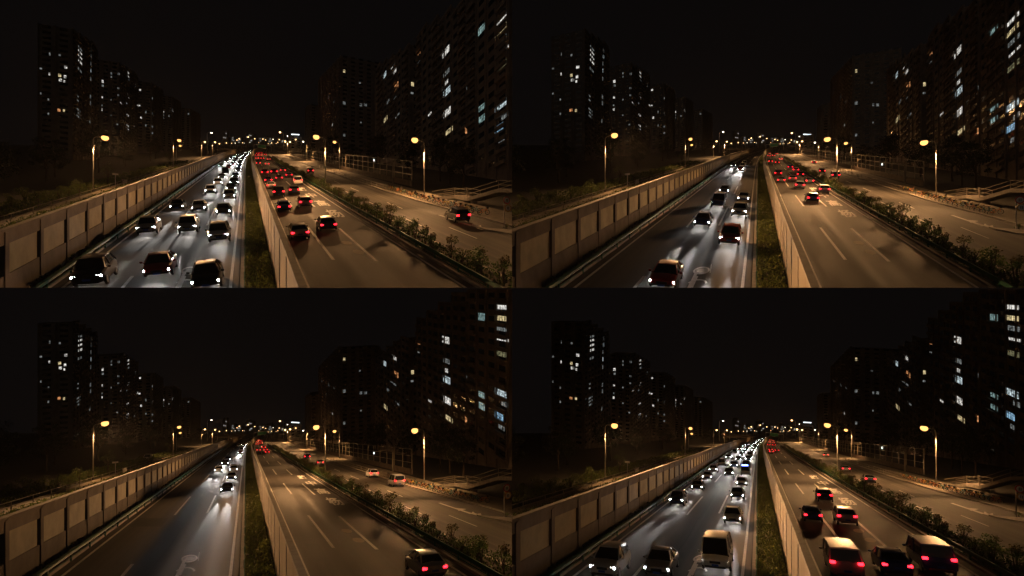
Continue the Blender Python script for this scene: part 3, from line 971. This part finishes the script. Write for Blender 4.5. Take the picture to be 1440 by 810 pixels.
    b = MB(); sweep(b, site, MW, srange(s0, 900, 1.06, 3), rect(.2, -.2, 4.05)); link('panel', b.mesh('panel', 'concrete_pale'), root, None, site)
    b = MB(); sweep(b, site, MW, srange(s0, 900, 1.06, 3), rect(.34, 4.05, 4.2)); link('coping', b.mesh('coping', 'kerb'), root, None, site)
    a = 26.0
    while a < 330:
        if a > s0:
            b = MB(); b.box((0, 0, 2.0), (.28, .07, 4.0)); o = link('joint_strip', JOINT, root, None, site); o.matrix_local = site.frame(MW, a)
        a += 5.2 if a < 120 else 10.4
    # --- guard rails: left of the oncoming lanes, on the median, right of the outgoing lanes
    def guard(off, label, h, step, far, w=.2, mid=True, thin=False):
        f = off if callable(off) else (lambda s, a=off: a)
        root = thing('guard_rail', site, Matrix.Identity(4), label, 'guard rail')
        b = MB(); sweep(b, site, f, srange(s0, far, 1.05, 3), [(-w / 2, h - .3), (w / 2, h - .26), (w * .25, h - .15), (w / 2, h - .04), (-w / 2, h)] if not thin else rect(.06, h - .06, h))
        link('rail', b.mesh('rail', 'green'), root, None, site)
        if mid:
            b = MB(); sweep(b, site, f, srange(s0, far, 1.05, 3), rect(.05, h * .3, h * .38)); link('rail', b.mesh('rail', 'green'), root, None, site)
        a = s0 + .6
        while a < min(far, 260):
            o = link('post', POST['green'], root, None, site); o.matrix_local = site.frame(f(a), a) @ Matrix.Scale(h / .84, 4, (0, 0, 1))
            a += step if a < 110 else step * 2.2
    guard(-13.0, 'green guard rail at the foot of the brown noise wall, %s' % V, .8, 4.6, 500)
    guard(-.1, 'thin green fence edging the planted median, %s' % V, .75, 4.0, 420, mid=True, thin=True)
    guard(lambda s: tr(s) + 1.15, 'green guard rail in front of the shrub hedge, %s' % V, .8, 4.6, 420)

    # --- planting that nobody could count
    def ground_cover(name, f0, f1, sa, sb, dens, hgt, size, mats):
        mb = MB()
        s = sa
        while s < sb:
            step = max(1.0, s * .02)
            n_ = int(dens * step * (f1(s) - f0(s)) / max(1.0, (s / 55.0)) ** 1.1)
            for _ in range(n_):
                q = s + random.uniform(0, step); o = random.uniform(f0(q), f1(q))
                lump = .5 + .5 * math.sin(q * .6 + math.sin(o * 2.1)) * math.sin(q * .23 + o)
                sz = size * max(1.0, s / 80.0)
                mb.leaf(site.P(o, q, .1 + random.random() * hgt * (.35 + .65 * abs(lump))), (random.uniform(-1, 1), random.uniform(-1, 1), random.uniform(.2, 1.4)), sz, random.choice((0, 0, 1)))
            s += step
        if mb.v:
            o = link(name, mb.mesh(name, mats), None, Matrix.Identity(4), site)
            o['kind'] = 'stuff'
    ground_cover('grass', lambda s: LR + 1.0, lambda s: 1.9, s0, 420, 70, .8, .19, ['leaf_pale', 'leaf_pale'])
    ground_cover('ground_cover', lambda s: tr(s) + 1.3, lambda s: svl(s) - .4, s0, 260, 22, .6, .26, ['leaf_mid', 'leaf_dark'])
    ground_cover('ground_cover', lambda s: -14.2, lambda s: -13.2, s0, 260, 26, .6, .24, ['leaf_dark', 'leaf_mid'])
    ground_cover('undergrowth', lambda s: -37, lambda s: -30.6, 42, 260, 16, 1.2, .3, ['leaf_pale', 'leaf_mid'])
    ground_cover('undergrowth', lambda s: -28.1, lambda s: -25.5, 42, 260, 14, .6, .26, ['leaf_pale', 'leaf_mid'])

    # --- shrub hedge, one shrub at a time
    s = s0 + 2.0; i = 0
    while s < 330:
        pr = SHRUBS[(i * 7 + i // 3) % 4]
        off = tr(s) + 2.3 + random.uniform(-.35, .35)
        if not 107 < s < 114:
            pr.place(site, site.frame(off, s, .08, yaw=random.uniform(0, 6.28), scale=random.uniform(.8, 1.15) ),
                     '%s shrub from the viewer in the hedge beside the service road, %s' % (ordw(i), V), 'shrub', 'shrubs in the hedge along the service road')
            i += 1
        s += random.uniform(1.8, 2.9) if s < 130 else random.uniform(4, 6)
    # --- bushes behind the path railing
    for i, (x, y) in enumerate(((30, 566), (70, 560), (108, 556), (165, 549), (192, 541), (222, 535), (250, 528), (345, 508), (385, 496), (425, 484))):
        sg = 1440 * (H - .3) / (y + 8 - 405); tg = (x - 720) / 1440 * sg
        BUSHES[i % 2].place(site, site.frame(tg - bend(sg), sg, 0, yaw=i * 1.3, scale=1.0 + .1 * (i % 3)), '%s pale bush behind the path railing counted from the viewer, %s' % (ordw(i), V), 'bush', 'bushes behind the path railing')
    for i, (x, y, sc) in enumerate(((303, 520, 1.0), (478, 470, 1.35))):
        sg = 1440 * H / (y - 405); tg = (x - 720) / 1440 * sg
        YOUNG.place(site, site.frame(tg - bend(sg), sg, 0, yaw=i, scale=sc), ('small lit tree beside the first street lamp past the brown wall, %s' if i == 0 else 'small lit tree beside the second street lamp past the brown wall, %s') % V, 'tree', 'young trees by the path')

    # --- railing along the path
    root = thing('path_railing', site, Matrix.Identity(4), 'low brown railing along the path above the brown noise wall, %s' % V, 'railing')
    for u in (.45, 1.0):
        b = MB(); sweep(b, site, -28.9, srange(max(s0, 50), 300, 1.06, 3), rect(.07, u, u + .08)); link('rail', b.mesh('rail', 'rail'), root, None, site)
    a = max(s0, 50.0)
    while a < 240:
        o = link('post', POST['rail'], root, None, site); o.matrix_local = site.frame(-28.9, a); a += 6.5
    # --- box and little sign by the path
    bx = MB(); bx.box((0, 0, .55), (.9, .6, 1.1), 0, .06); bx.box((0, 0, 1.13), (1.0, .7, .08), 0, .02)
    tag(link('utility_box', bx.mesh('utility_box', 'paint'), None, site.frame(-28.7, 121, 0), site), 'small white utility box beside the path railing, %s' % V, 'utility box')
    root = thing('small_sign', site, site.frame(-29.6, 116), 'thin post with a small flat sign beside the path railing, %s' % V, 'sign')
    b = MB(); b.tube([(0, 0, 0), (0, 0, 2.7)], .06, 8); link('post', b.mesh('post', 'steel'), root, None, site)
    b = MB(); b.box((0, -.05, 2.75), (1.1, .05, .38), 0, .015); link('sign_board', b.mesh('sign_board', 'steel'), root, None, site)

    # --- street lamps
    def lamp(px_base, label, kind='main', facing=1, down=1.0, fill_spot=0.0, scale=1.0, aim=(1.5, 46), more=()):
        x, y = px_base
        sg = 1440 * H / (y - 405); tg = (x - 720) / 1440 * sg
        mtx = site.frame(tg - bend(sg), sg, 0, facing=facing, scale=scale)
        LAMPS[kind].place(site, mtx, label + ', ' + V, 'street lamp', 'street lamps along the roads')
        if down or fill_spot:
            lamp_light(site, mtx, down, fill_spot, aim)
        for tw, am in more:
            lamp_light(site, mtx, 0, tw, am)
    lamp((262, 540), 'first street lamp past the brown noise wall, over the path', facing=-1, down=1.0, fill_spot=6.0, scale=.99, aim=(-4.0, 42), more=((1.4, (-3, 80)), (3.6, (0.8, 50))))
    lamp((487, 477), 'second street lamp past the brown noise wall', facing=-1, down=1.3, fill_spot=2.6, aim=(0, 110), more=((2.6, (-6, 280)), (2.4, (-9, 120))))
    lamp((496, 462), 'small street lamp just behind the second one past the brown wall', facing=-1, down=0, scale=.8)
    lamp((567, 445), 'third street lamp past the brown noise wall', 'far', -1, 5.0, more=((4.0, (-5, 240)),))
    lamp((597, 440), 'fourth street lamp past the brown noise wall', 'far', -1, 6.0, more=((6.0, (-6, 560)),))
    lamp((632, 426), 'fifth street lamp past the brown noise wall', 'far', -1, 0)
    lamp((915, 530), 'street lamp standing in the shrub hedge', facing=1, down=2.0, fill_spot=.12, scale=.97, aim=(10, 42), more=((2.2, (-12, 48)), (.5, (-9, 130))))
    lamp((955, 480), 'farther street lamp on the service road pavement before the mesh screen', facing=1, down=1.3, scale=.9, fill_spot=2.4, aim=(-6, 110), more=((2.2, (8, 260)),))
    lamp((1193, 557), 'street lamp on the pavement behind the parked bicycles', facing=1, down=1.7, fill_spot=.28, scale=.9, aim=(21, 52), more=((.8, (15.5, 40)),))
    lamp((863, 455), 'small pale street lamp behind the far mesh screen', 'cool', 1, 3.0, scale=.95, more=((3.0, (16, 210)),))
    lamp((809, 435), 'twin headed street lamp far along the service road', 'double', 1, 9.0, scale=1.05, more=((6.0, (12, 320)), (5.0, (8, 640))))
    for i, (x, y) in enumerate(((657, 424), (667, 421), (679, 419), (692, 417), (700, 415), (744, 416), (757, 418), (768, 422), (773, 418), (785, 420), (797, 424), (823, 427), (583, 432), (612, 430), (648, 420), (662, 417), (685, 415), (712, 414), (730, 413), (751, 414), (763, 416), (779, 416), (790, 417), (806, 421), (815, 418), (838, 428))):
        sg = 1440 * H / (y - 405); tg = (x - 720) / 1440 * sg
        hh = (1.0, 1.7, 1.1, 2.3, 1.3, 1.9, .9)[i % 7] if sg > 480 else 1.0
        LAMPS['far' if i % 4 else 'cool'].place(site, site.frame(tg - bend(sg), sg, 0, facing=-1 if x < 720 else 1, scale=hh), '%s tiny far street lamp at the horizon counted from the towers across, %s' % (ordw(i), V), 'street lamp', 'far street lamps on the horizon')
    # lamp with the long arm in front of the mesh screen (its small head barely lit)
    sg = 1440 * H / (515 - 405); tg = (1105 - 720) / 1440 * sg
    root = thing('long_arm_lamp', site, site.frame(tg - bend(sg), sg), 'dim pole with a long arm before the mesh screen, %s' % V, 'street lamp')
    b = MB(); b.tube([(0, 0, 0), (0, 0, 5.2)], [.2, .16], 8); link('pole', b.mesh('pole', 'rail'), root, None, site)
    b = MB(); b.tube([(0, 0, 4.9), (-1.0, 0, 5.25), (-3.2, 0, 5.5), (-4.6, 0, 5.3)], [.12, .1, .08, .06], 6); link('arm', b.mesh('arm', 'rail'), root, None, site)
    b = MB(); b.box((-4.6, 0, 5.1), (.26, .26, .5), 0, .05); link('lamp_bowl', b.mesh('lamp_bowl', 'sign_white'), root, None, site)

    # --- mesh noise screen beside the service road
    root = thing('mesh_screen', site, Matrix.Identity(4), 'steel framed see-through noise screen on a low wall, beside the service road, %s' % V, 'noise screen')
    SO = lambda s: interp(s, [115, 175, 345], [37.6, 36.6, 35])
    wl = srange(116, 520, 1.05, 4)
    b = MB(); sweep(b, site, SO, wl, rect(.3, -.2, 1.25)); link('lower_wall', b.mesh('lower_wall', 'concrete_dark'), root, None, site)
    for u in (2.6, 4.1, 5.65):
        b = MB(); sweep(b, site, SO, wl, rect(.08, u, u + .09)); link('rail', b.mesh('rail', 'rail'), root, None, site)
    a = 116.0
    while a < 480:
        o = link('post', POST['screen'], root, None, site); o.matrix_local = site.frame(SO(a), a); a += 6.5 if a < 260 else 12
    # railing of the service road behind the bicycles
    root = thing('pavement_railing', site, Matrix.Identity(4), 'low pale railing at the kerb beside the mesh screen, %s' % V, 'railing')
    for u in (.4, .95):
        b = MB(); sweep(b, site, lambda s: svr(s) + .7, srange(104, 210, 1.05, 4), rect(.06, u, u + .07)); link('rail', b.mesh('rail', 'rail'), root, None, site)
    a = 104.0
    while a < 210:
        o = link('post', POST['rail'], root, None, site); o.matrix_local = site.frame(svr(a) + .7, a); a += 5

    # --- bicycles parked on the pavement
    s = 68.5; i = 0
    while s < 108:
        c = ('orange', 'yellow', 'teal')[(i * 5 + i // 4) % 3]
        BIKES[c].place(site, site.frame(svr(s) + 1.5 + random.uniform(-.15, .15), s, .14, yaw=math.radians(random.uniform(55, 75)) + (math.pi if i % 5 == 0 else 0)),
                       '%s bicycle, %s from the viewer in the pavement row, %s' % (c, ordw(i), V), 'bicycle', 'bicycles parked along the pavement')
        s += random.uniform(1.25, 1.9); i += 1

    # --- footbridge ramp
    pts = [(32.0, 90, .1), (34.4, 86, 1.05), (34.9, 82, 1.0), (37.0, 76, 3.0), (38.5, 71, 3.3), (43, 60, 4.6)]
    root = thing('footbridge_ramp', site, Matrix.Identity(4), 'grey footbridge ramp with thin railings rising from the pavement, %s' % V, 'footbridge')
    def ramp(mb, w, z0, z1, dn=0.0):
        secs = []
        for j, (t, s_, u) in enumerate(pts):
            secs.append([site.W(t + a_ + dn, s_, u + z) for a_, z in ((-w / 2, z0), (w / 2, z0), (w / 2, z1), (-w / 2, z1))])
        mb.loft(secs)
    b = MB(); ramp(b, 2.2, -.55, 0); link('deck', b.mesh('deck', 'kerb'), root, None, site)
    for dn in (-1.0, 1.0):
        for z in (.5, 1.15):
            b = MB(); ramp(b, .06, z, z + .07, dn); link('rail', b.mesh('rail', 'rail'), root, None, site)
    for (t, s_, u) in pts[1:]:
        for dn in (-1.0, 1.0):
            o = link('post', POST['rail'], root, None, site); o.matrix_local = Matrix.Translation(site.W(t + dn, s_, u)) @ Matrix.Scale(1.15, 4)
    for (t, s_, u) in (pts[2], pts[4]):
        b = MB(); p = site.W(t, s_, 0); b.tube([p + Vector((0, 0, -.3)), p + Vector((0, 0, u - .5))], .55, 12); link('pillar', b.mesh('pillar', 'kerb'), root, None, site)

    # --- traffic island with road signs
    isl = MB()
    t0, z0 = px(1418, 655)
    prof = [(t0 - 1.6, z0 + 3.2), (t0 - .6, z0 + 2.2), (t0 + 4.5, z0 - .5), (t0 + 4.5, z0 - 4), (t0 + .6, z0 - 2.2), (t0 - 1.5, z0 + 1.6)]
    isl.add([site.W(t, s_, u) for u in (-.1, .17) for t, s_ in prof], [tuple(range(6, 12))] + [(k, (k + 1) % 6, 6 + (k + 1) % 6, 6 + k) for k in range(6)])
    struct('traffic_island', isl, 'kerb', site)
    tb, sb = px(1418, 648)
    root = thing('road_sign', site, site.frame(tb - bend(sb), sb, .15), 'two round road signs on one post on the kerbed island, %s' % V, 'road sign')
    b = MB(); b.tube([(0, 0, 0), (0, 0, 3.5)], .055, 8); link('post', b.mesh('post', 'steel'), root, None, site)
    for (cx, cz, col) in ((.28, 3.2, 'sign_red'), (.42, 2.35, 'sign_yellow')):
        b = MB(); b.disc((cx, -.08, cz), (0, 1, 0), .42, .03, 20, 0); b.disc((cx, -.1, cz), (0, 1, 0), .31, .025, 20, 1); b.box((cx - .07, -.12, cz), (.07, .02, .32), 2); b.box((cx + .08, -.12, cz), (.07, .02, .32), 2)
        link('sign_board', b.mesh('sign_board', [col, 'paint', 'trim']), root, None, site)
    for i in range(3):
        BUSHES[i % 2].place(site, site.frame(tb - bend(sb) + .2 + i * 1.0, sb - .2 - .5 * i, .15, yaw=i * 2.0, scale=.36), '%s low clump on the kerbed island beside the round signs, %s' % (ordw(i), V), 'bush', 'low clumps on the islands')

    # --- trees in the dark behind
    k = 0
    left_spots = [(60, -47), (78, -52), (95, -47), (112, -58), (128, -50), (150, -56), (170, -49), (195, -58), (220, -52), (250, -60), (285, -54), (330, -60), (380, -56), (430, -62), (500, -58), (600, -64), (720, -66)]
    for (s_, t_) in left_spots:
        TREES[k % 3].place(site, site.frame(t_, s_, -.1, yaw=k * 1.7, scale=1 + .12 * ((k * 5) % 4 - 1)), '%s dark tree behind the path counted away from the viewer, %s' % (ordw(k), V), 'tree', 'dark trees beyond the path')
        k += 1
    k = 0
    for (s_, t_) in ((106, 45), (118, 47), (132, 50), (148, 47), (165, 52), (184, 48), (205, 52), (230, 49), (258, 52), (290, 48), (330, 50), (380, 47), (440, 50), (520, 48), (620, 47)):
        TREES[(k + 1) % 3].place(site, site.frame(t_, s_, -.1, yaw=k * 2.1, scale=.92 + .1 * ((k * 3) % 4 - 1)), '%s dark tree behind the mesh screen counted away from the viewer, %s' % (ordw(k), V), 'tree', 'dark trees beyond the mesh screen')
        k += 1

    # --- towers of the housing estate
    wins = list(LEFT_WIN)
    nm = ['closest dark tower block, with a lit stair strip, %s', 'second dark tower block in the receding row of towers, %s', 'third dark tower block in the receding row of towers, %s', 'fourth dark tower block in the receding row of towers, %s', 'last and smallest dark tower block in the receding row of towers, %s']
    for lab, (t_, s_, w, d, h) in zip(nm, ((-104, 290, 15 if site.sx < 0 else 20, 44, 73), (-110, 411, 17, 66, 73), (-110, 542, 14, 64, 72), (-110, 675, 13, 76, 70), (-110, 860, 14, 150, 67))):
        wins = build_tower(site, 'tower_block', lab % V, t_, s_, w, d, h, wins, 'tower blocks of the housing estate')
    wins = list(RIGHT_WIN)
    nm = ['closest apartment block over the bicycles, cut by the edge, %s', 'second apartment block, with bright stacked windows over the pavement lamp, %s', 'third apartment block with cool and orange windows, %s', 'tall dark apartment block past the third one, %s', 'low far apartment block at the end of the row, %s']
    sA = 132 if site.sx < 0 else 122
    for lab, (t_, s_, w, d, h) in zip(nm, ((65, sA, 15, 157 - sA, 53), (66, 160, 15, 50, 54), (65, 217, 15, 62, 50), (65, 392, 30, 140, 75), (62, 585, 14, 60, 53))):
        wins = build_tower(site, 'apartment_block', lab % V, t_, s_, w, d, h, wins, 'apartment blocks along the service road', 'apartment block', 3.2, 'facade', 16, 'right')

    # --- far end: low block with the pale light sign, gantry, green sign, skyline
    build_tower(site, 'low_building', 'low far building carrying a pale light strip on its roof, %s' % V, 40, 600, 12, 30, 18, [], None, 'building', side='right')
    o = MB(); o.box((0, 0, .55), (9.5, .3, 1.1), 0, .1); o.box((3.5, .2, .1), (.2, .3, .9)); o.box((-3.5, .2, .1), (.2, .3, .9))
    tag(link('roof_light_strip', o.mesh('roof_light_strip', 'sign_white'), None, Matrix.Translation(site.W(46, 599, 20.2)) @ Matrix.Rotation(.06, 4, 'Y'), site), 'pale glowing light strip on the low far roof, %s' % V, 'sign')
    root = thing('sign_gantry', site, site.frame(0, 640), 'far green road sign hung on a gantry over the lanes, %s' % V, 'road sign')
    for x in (-1.5, 18):
        b = MB(); b.tube([(x, 0, -.3), (x, 0, 9.2)], .25, 8); link('post', b.mesh('post', 'steel'), root, None, site)
    b = MB(); b.box((8.25, 0, 8.9), (19.5, .35, .5)); link('beam', b.mesh('beam', 'steel'), root, None, site)
    b = MB(); b.box((7.5, -.3, 7.3), (9.4, .12, 4.4), 0, .04); b.box((7.5, -.37, 7.3), (9.0, .02, 4.0), 1); link('sign_board', b.mesh('sign_board', ['paint', 'sign_green']), root, None, site)
    root = thing('overpass', site, Matrix.Identity(4), 'low dark overpass crossing far beyond the oncoming lanes, %s' % V, 'overpass')
    so = 560
    b = MB(); p0, p1 = site.W(-46, so, 0), site.W(-16, so, 0)
    b.loft([[p + Vector((0, y, z)) for y, z in ((0, 3.4), (9, 3.4), (9, 4.6), (0, 4.6))] for p in (p0, p1)]); link('deck', b.mesh('deck', 'concrete_dark'), root, None, site)
    for t_ in (-45, -30.6, -17):
        b = MB(); p = site.W(t_, so + 3, 0); b.tube([p + Vector((0, 0, -.5)), p + Vector((0, 0, 3.4))], .7, 10); link('pillar', b.mesh('pillar', 'concrete_dark'), root, None, site)
    k = 0
    for (x, top, w, s_) in ((632, 368, 12, 2400), (655, 384, 14, 2600), (697, 374, 14, 2500), (708, 378, 8, 2300), (740, 386, 26, 2800), (760, 382, 10, 2500), (672, 388, 16, 2200), (790, 388, 20, 2400)):
        t_ = (x - 720) / 1440 * s_; h = (405 - top) * s_ / 1440 + H + 5
        b = MB(); ww = w * s_ / 1440
        base = site.W(t_, s_, -5)
        b.box((0, 10, h / 2), (ww, 20, h)); b.box((ww * .1, 10, h + 2), (ww * .4, 8, 4))
        root = thing('skyline_tower', site, Matrix.Translation(base), '%s faint tower on the far skyline counted across, %s' % (ordw(k), V), 'tower', 'faint towers on the far skyline')
        link('wall', b.mesh('wall', 'facade_dark'), root, None, site)
        for j in range(3):
            q = MB(); q.box((random.uniform(-.35, .35) * ww, -.1, h * random.uniform(.5, .95)), (4, .3, 3.2)); link('window', q.mesh('window', 'win_white'), root, None, site)
        k += 1

# ------------------------------------------------------------------ traffic
LANES = {'L1': (-10.25, -1, 'wall side lane'), 'L2': (-6.4, -1, 'oncoming middle lane'), 'L3': (-2.85, -1, 'oncoming median lane'),
         'R1': (5.75, 1, 'outgoing median lane'), 'R2': (9.0, 1, 'outgoing middle lane'), 'R3': (12.35, 1, 'outgoing hedge lane'),
         'V1': (21.2, 1, 'service road hedge lane'), 'V2': (26.6, 1, 'service road kerb lane'), 'V0': (-33.8, -1, 'side road behind wall')}
TRAFFIC = [
    [('L1', 36, 81, 8.6), ('L2', 38.5, 86, 8.8), ('L3', 35.5, 108, 8.2), ('L2', 99, 152, 10), ('L3', 120, 430, 13), ('L2', 165, 430, 15), ('L1', 215, 430, 24), ('L2', 450, 800, 32), ('L3', 445, 800, 24),
     ('R1', 53, 112, 9), ('R1', 128, 180, 12), ('R2', 58, 106, 9.5), ('R2', 136, 182, 12), ('R3', 122, 186, 11), ('R1', 240, 520, 34), ('R2', 230, 520, 40), ('R3', 300, 520, 60), ('V1', 168, 169, 9), ('V2', 64, 65, 9)],
    [('L2', 35.5, 45, 8.5), ('L2', 61, 112, 8.8), ('L3', 50, 94, 8.6), ('L2', 180, 250, 14), ('L1', 215, 235, 16), ('L3', 620, 700, 40),
     ('R1', 128, 176, 11), ('R2', 86, 152, 10), ('R3', 100, 200, 11), ('R1', 260, 520, 50), ('R2', 250, 520, 60), ('R3', 300, 520, 70), ('V1', 143, 178, 14), ('V2', 250, 300, 30)],
    [('L3', 82, 130, 9.5), ('L2', 122, 172, 10), ('L3', 225, 420, 13), ('L2', 330, 420, 22), ('L3', 500, 760, 40), ('V0', 175, 180, 12),
     ('R1', 255, 262, 12), ('R2', 228, 305, 14), ('R1', 380, 600, 40), ('R2', 400, 600, 50), ('V1', 150, 180, 14), ('V2', 91, 118, 9), ('R3', 34.9, 36, 9)],
    [('L1', 35, 47, 9), ('L1', 68, 108, 8.8), ('L2', 35.4, 53, 8.6), ('L3', 37, 78, 8.2), ('L1', 122, 165, 11), ('L2', 112, 160, 12), ('L3', 92, 156, 11), ('L3', 170, 430, 13), ('L2', 172, 430, 14), ('L1', 180, 430, 22), ('L3', 450, 800, 26), ('L2', 450, 800, 32),
     ('R1', 35, 60, 8.8), ('R2', 35.5, 82, 8.8), ('R3', 36, 54, 9), ('R1', 230, 300, 16), ('R2', 250, 600, 42), ('R1', 360, 600, 50), ('V2', 200, 240, 24), ('V1', 98, 142, 11)],
]
GAP = 2.2
def build_traffic(site, plan):
    rnd = random.Random(site.sx * 3 + site.sz + 50)
    count = {}
    for lane, a, b, gap in plan:
        off, dirn, lname = LANES[lane]
        s = a
        while s <= b:
            if s > site.s0 + 1.0:
                kind = rnd.choice(['saloon', 'saloon', 'suv', 'saloon', 'suv', 'van'])
                col = rnd.choice(['white', 'silver', 'black', 'grey', 'white', 'black', 'blue', 'red', 'silver', 'grey'])
                i = count.get(lane, 0); count[lane] = i + 1
                detail = 2 if s < 112 else (1 if s < 190 else 0)
                pr = get_car(kind, col, 'head' if dirn < 0 else 'tail', detail)
                mtx = site.frame(off + rnd.uniform(-.3, .3), s, 0.0, facing=dirn, slope=True)
                police = site.sx > 0 and site.sz < 0 and lane == 'L3' and 105 < s < 150 and not count.get('blue')
                word = {'saloon': 'saloon', 'suv': 'tall car', 'van': 'van'}[kind]
                side = 'headlights' if dirn < 0 else 'tail lamps'
                root = pr.place(site, mtx, '%s %s with %s, %s from viewer, %s, %s' % (col, word, side, ordw(i), lname, site.name), 'van' if kind == 'van' else 'car', 'cars on the ' + lname)
                if police:
                    count['blue'] = 1
                    root['label'] = '%s %s with a blue roof light bar, oncoming median lane, %s' % (col, word, site.name)
                    top = {'saloon': 1.5, 'suv': 1.78, 'van': 2.08}[kind]
                    mb = MB(); mb.box((0, -.2, top), (1.2, .34, .16), 0, .05)
                    link('light_bar', mb.mesh('light_bar', 'blue_light'), root, None, site)['label'] = 'blue flashing light bar'
                if dirn < 0 and s < 330:
                    far = min(max(1.0, s / 120.0), 2.2)
                    def beam(x, w, ang, pitch, blend):
                        l = bpy.data.lights.new('headlamp_beam', 'SPOT')
                        l.energy = w * far; l.color = HEAD_COL; l.spot_size = math.radians(ang); l.spot_blend = blend; l.shadow_soft_size = .1
                        o = bpy.data.objects.new('headlamp_beam', l)
                        o.matrix_world = mtx @ Matrix.Translation((x, 2.75, .68)) @ Vector((0, 1, -math.tan(math.radians(pitch)))).to_track_quat('-Z', 'Y').to_matrix().to_4x4()
                        COL.objects.link(o)
                    beam(0, HEAD_W, 70, 6, .8)
                    if s < 200:
                        beam(-.62, HEAD_BEAM, 4.0, 1.25, 1.0); beam(.62, HEAD_BEAM, 4.0, 1.25, 1.0)
                    else:
                        beam(0, HEAD_BEAM * 1.6, 5.5, 1.3, 1.0)
            s += gap * GAP * rnd.uniform(.88, 1.12)

# ------------------------------------------------------------------ glyphs of the road lettering
def glyph(ch):
    cu = bpy.data.curves.new('road_letter', 'FONT')
    cu.body = ch; cu.size = 1.0; cu.align_x = 'CENTER'; cu.offset = .028
    o = bpy.data.objects.new('road_letter', cu)
    COL.objects.link(o)
    dg = bpy.context.evaluated_depsgraph_get()
    me = bpy.data.meshes.new_from_object(o.evaluated_get(dg))
    vs = [v.co.copy() for v in me.vertices]
    fs = [tuple(p.vertices) for p in me.polygons]
    x0, x1 = min(v.x for v in vs), max(v.x for v in vs); y0, y1 = min(v.y for v in vs), max(v.y for v in vs)
    vs = [((v.x - (x0 + x1) / 2) / (x1 - x0), (v.y - (y0 + y1) / 2) / (y1 - y0)) for v in vs]
    bpy.data.objects.remove(o); bpy.data.curves.remove(cu); bpy.data.meshes.remove(me)
    return vs, fs
GLYPH = {c: glyph(c) for c in '杨高中路'}
M['sign_red'] = plain('sign_red', (0.45, 0.02, 0.02), .4)
M['sign_yellow'] = plain('sign_yellow', (0.55, 0.30, 0.03), .4)
m = MB(); m.box((0, 0, 2.0), (.24, .07, 4.0)); JOINT = m.mesh('joint_strip', 'kerb')

for st_ in SITES:
    random.seed(100)
    build_site(st_)
for st_, plan in zip(SITES, TRAFFIC):
    build_traffic(st_, plan)

# ------------------------------------------------------------------ thin scattering volume, added for halos round lamps and a horizon glow
hz = MB(); hz.box((0, 2000, 0), (5200, 4600, 3200))
hm = bpy.data.materials.new('halo_haze'); hm.use_nodes = True
for n in list(hm.node_tree.nodes):
    hm.node_tree.nodes.remove(n)
ho = hm.node_tree.nodes.new('ShaderNodeOutputMaterial'); hv = hm.node_tree.nodes.new('ShaderNodeVolumePrincipled')
hv.inputs['Density'].default_value = HALO_HAZE
hv.inputs['Color'].default_value = (0.95, 0.95, 0.95, 1)
hv.inputs['Anisotropy'].default_value = 0.5
hm.node_tree.links.new(hv.outputs[0], ho.inputs['Volume'])
M['halo_haze'] = hm
if HALO_HAZE:
    ho_ = link('halo_haze', hz.mesh('halo_haze', 'halo_haze')); ho_['kind'] = 'stuff'

# ------------------------------------------------------------------ trim what would reach from one site into its neighbour
bpy.context.view_layer.update()
def trim():
    for o, site, root in REG:
        mw = o.matrix_world
        cs = [mw @ Vector(c) for c in o.bound_box]
        cuts = []
        if min(site.sx * c.x for c in cs) < 0.0:
            cuts.append(((0, 0, 0), (site.sx, 0, 0)))
        lim = .02 if site.sz > 0 else -.02
        if min(site.sz * c.z for c in cs) < .02:
            cuts.append(((0, 0, lim), (0, 0, site.sz)))
        if not cuts:
            continue
        bm = bmesh.new(); bm.from_mesh(o.data)
        bm.transform(mw)
        for co, no in cuts:
            r_ = bmesh.ops.bisect_plane(bm, geom=bm.verts[:] + bm.edges[:] + bm.faces[:], plane_co=co, plane_no=no, clear_inner=True, clear_outer=False)
            if o.name.split('.')[0] in ('wall', 'roof', 'lower_wall', 'upper_wall', 'panel', 'deck'):
                ed = [e for e in r_['geom_cut'] if isinstance(e, bmesh.types.BMEdge) and e.is_boundary]
                if ed:
                    bmesh.ops.holes_fill(bm, edges=ed, sides=0)
        if len(bm.faces) == 0:
            bm.free()
            DEAD.append(o); continue
        bm.transform(mw.inverted())
        me = o.data.copy()
        bm.to_mesh(me); bm.free()
        o.data = me
DEAD = []
trim()
gone = set()
for o in DEAD:
    gone.add(o)
def has_mesh(o):
    return (o.type == 'MESH' and o not in gone) or any(has_mesh(c) for c in o.children)
tops = [o for o in COL.objects if o.parent is None and o.type in ('MESH', 'EMPTY')]
kill = []
for o in tops:
    if not has_mesh(o):
        kill.append(o); kill.extend(o.children_recursive)
for o in DEAD:
    if o not in kill:
        kill.append(o)
for o in dict.fromkeys(kill):
    if any(c not in kill for c in o.children):
        continue
    bpy.data.objects.remove(o)
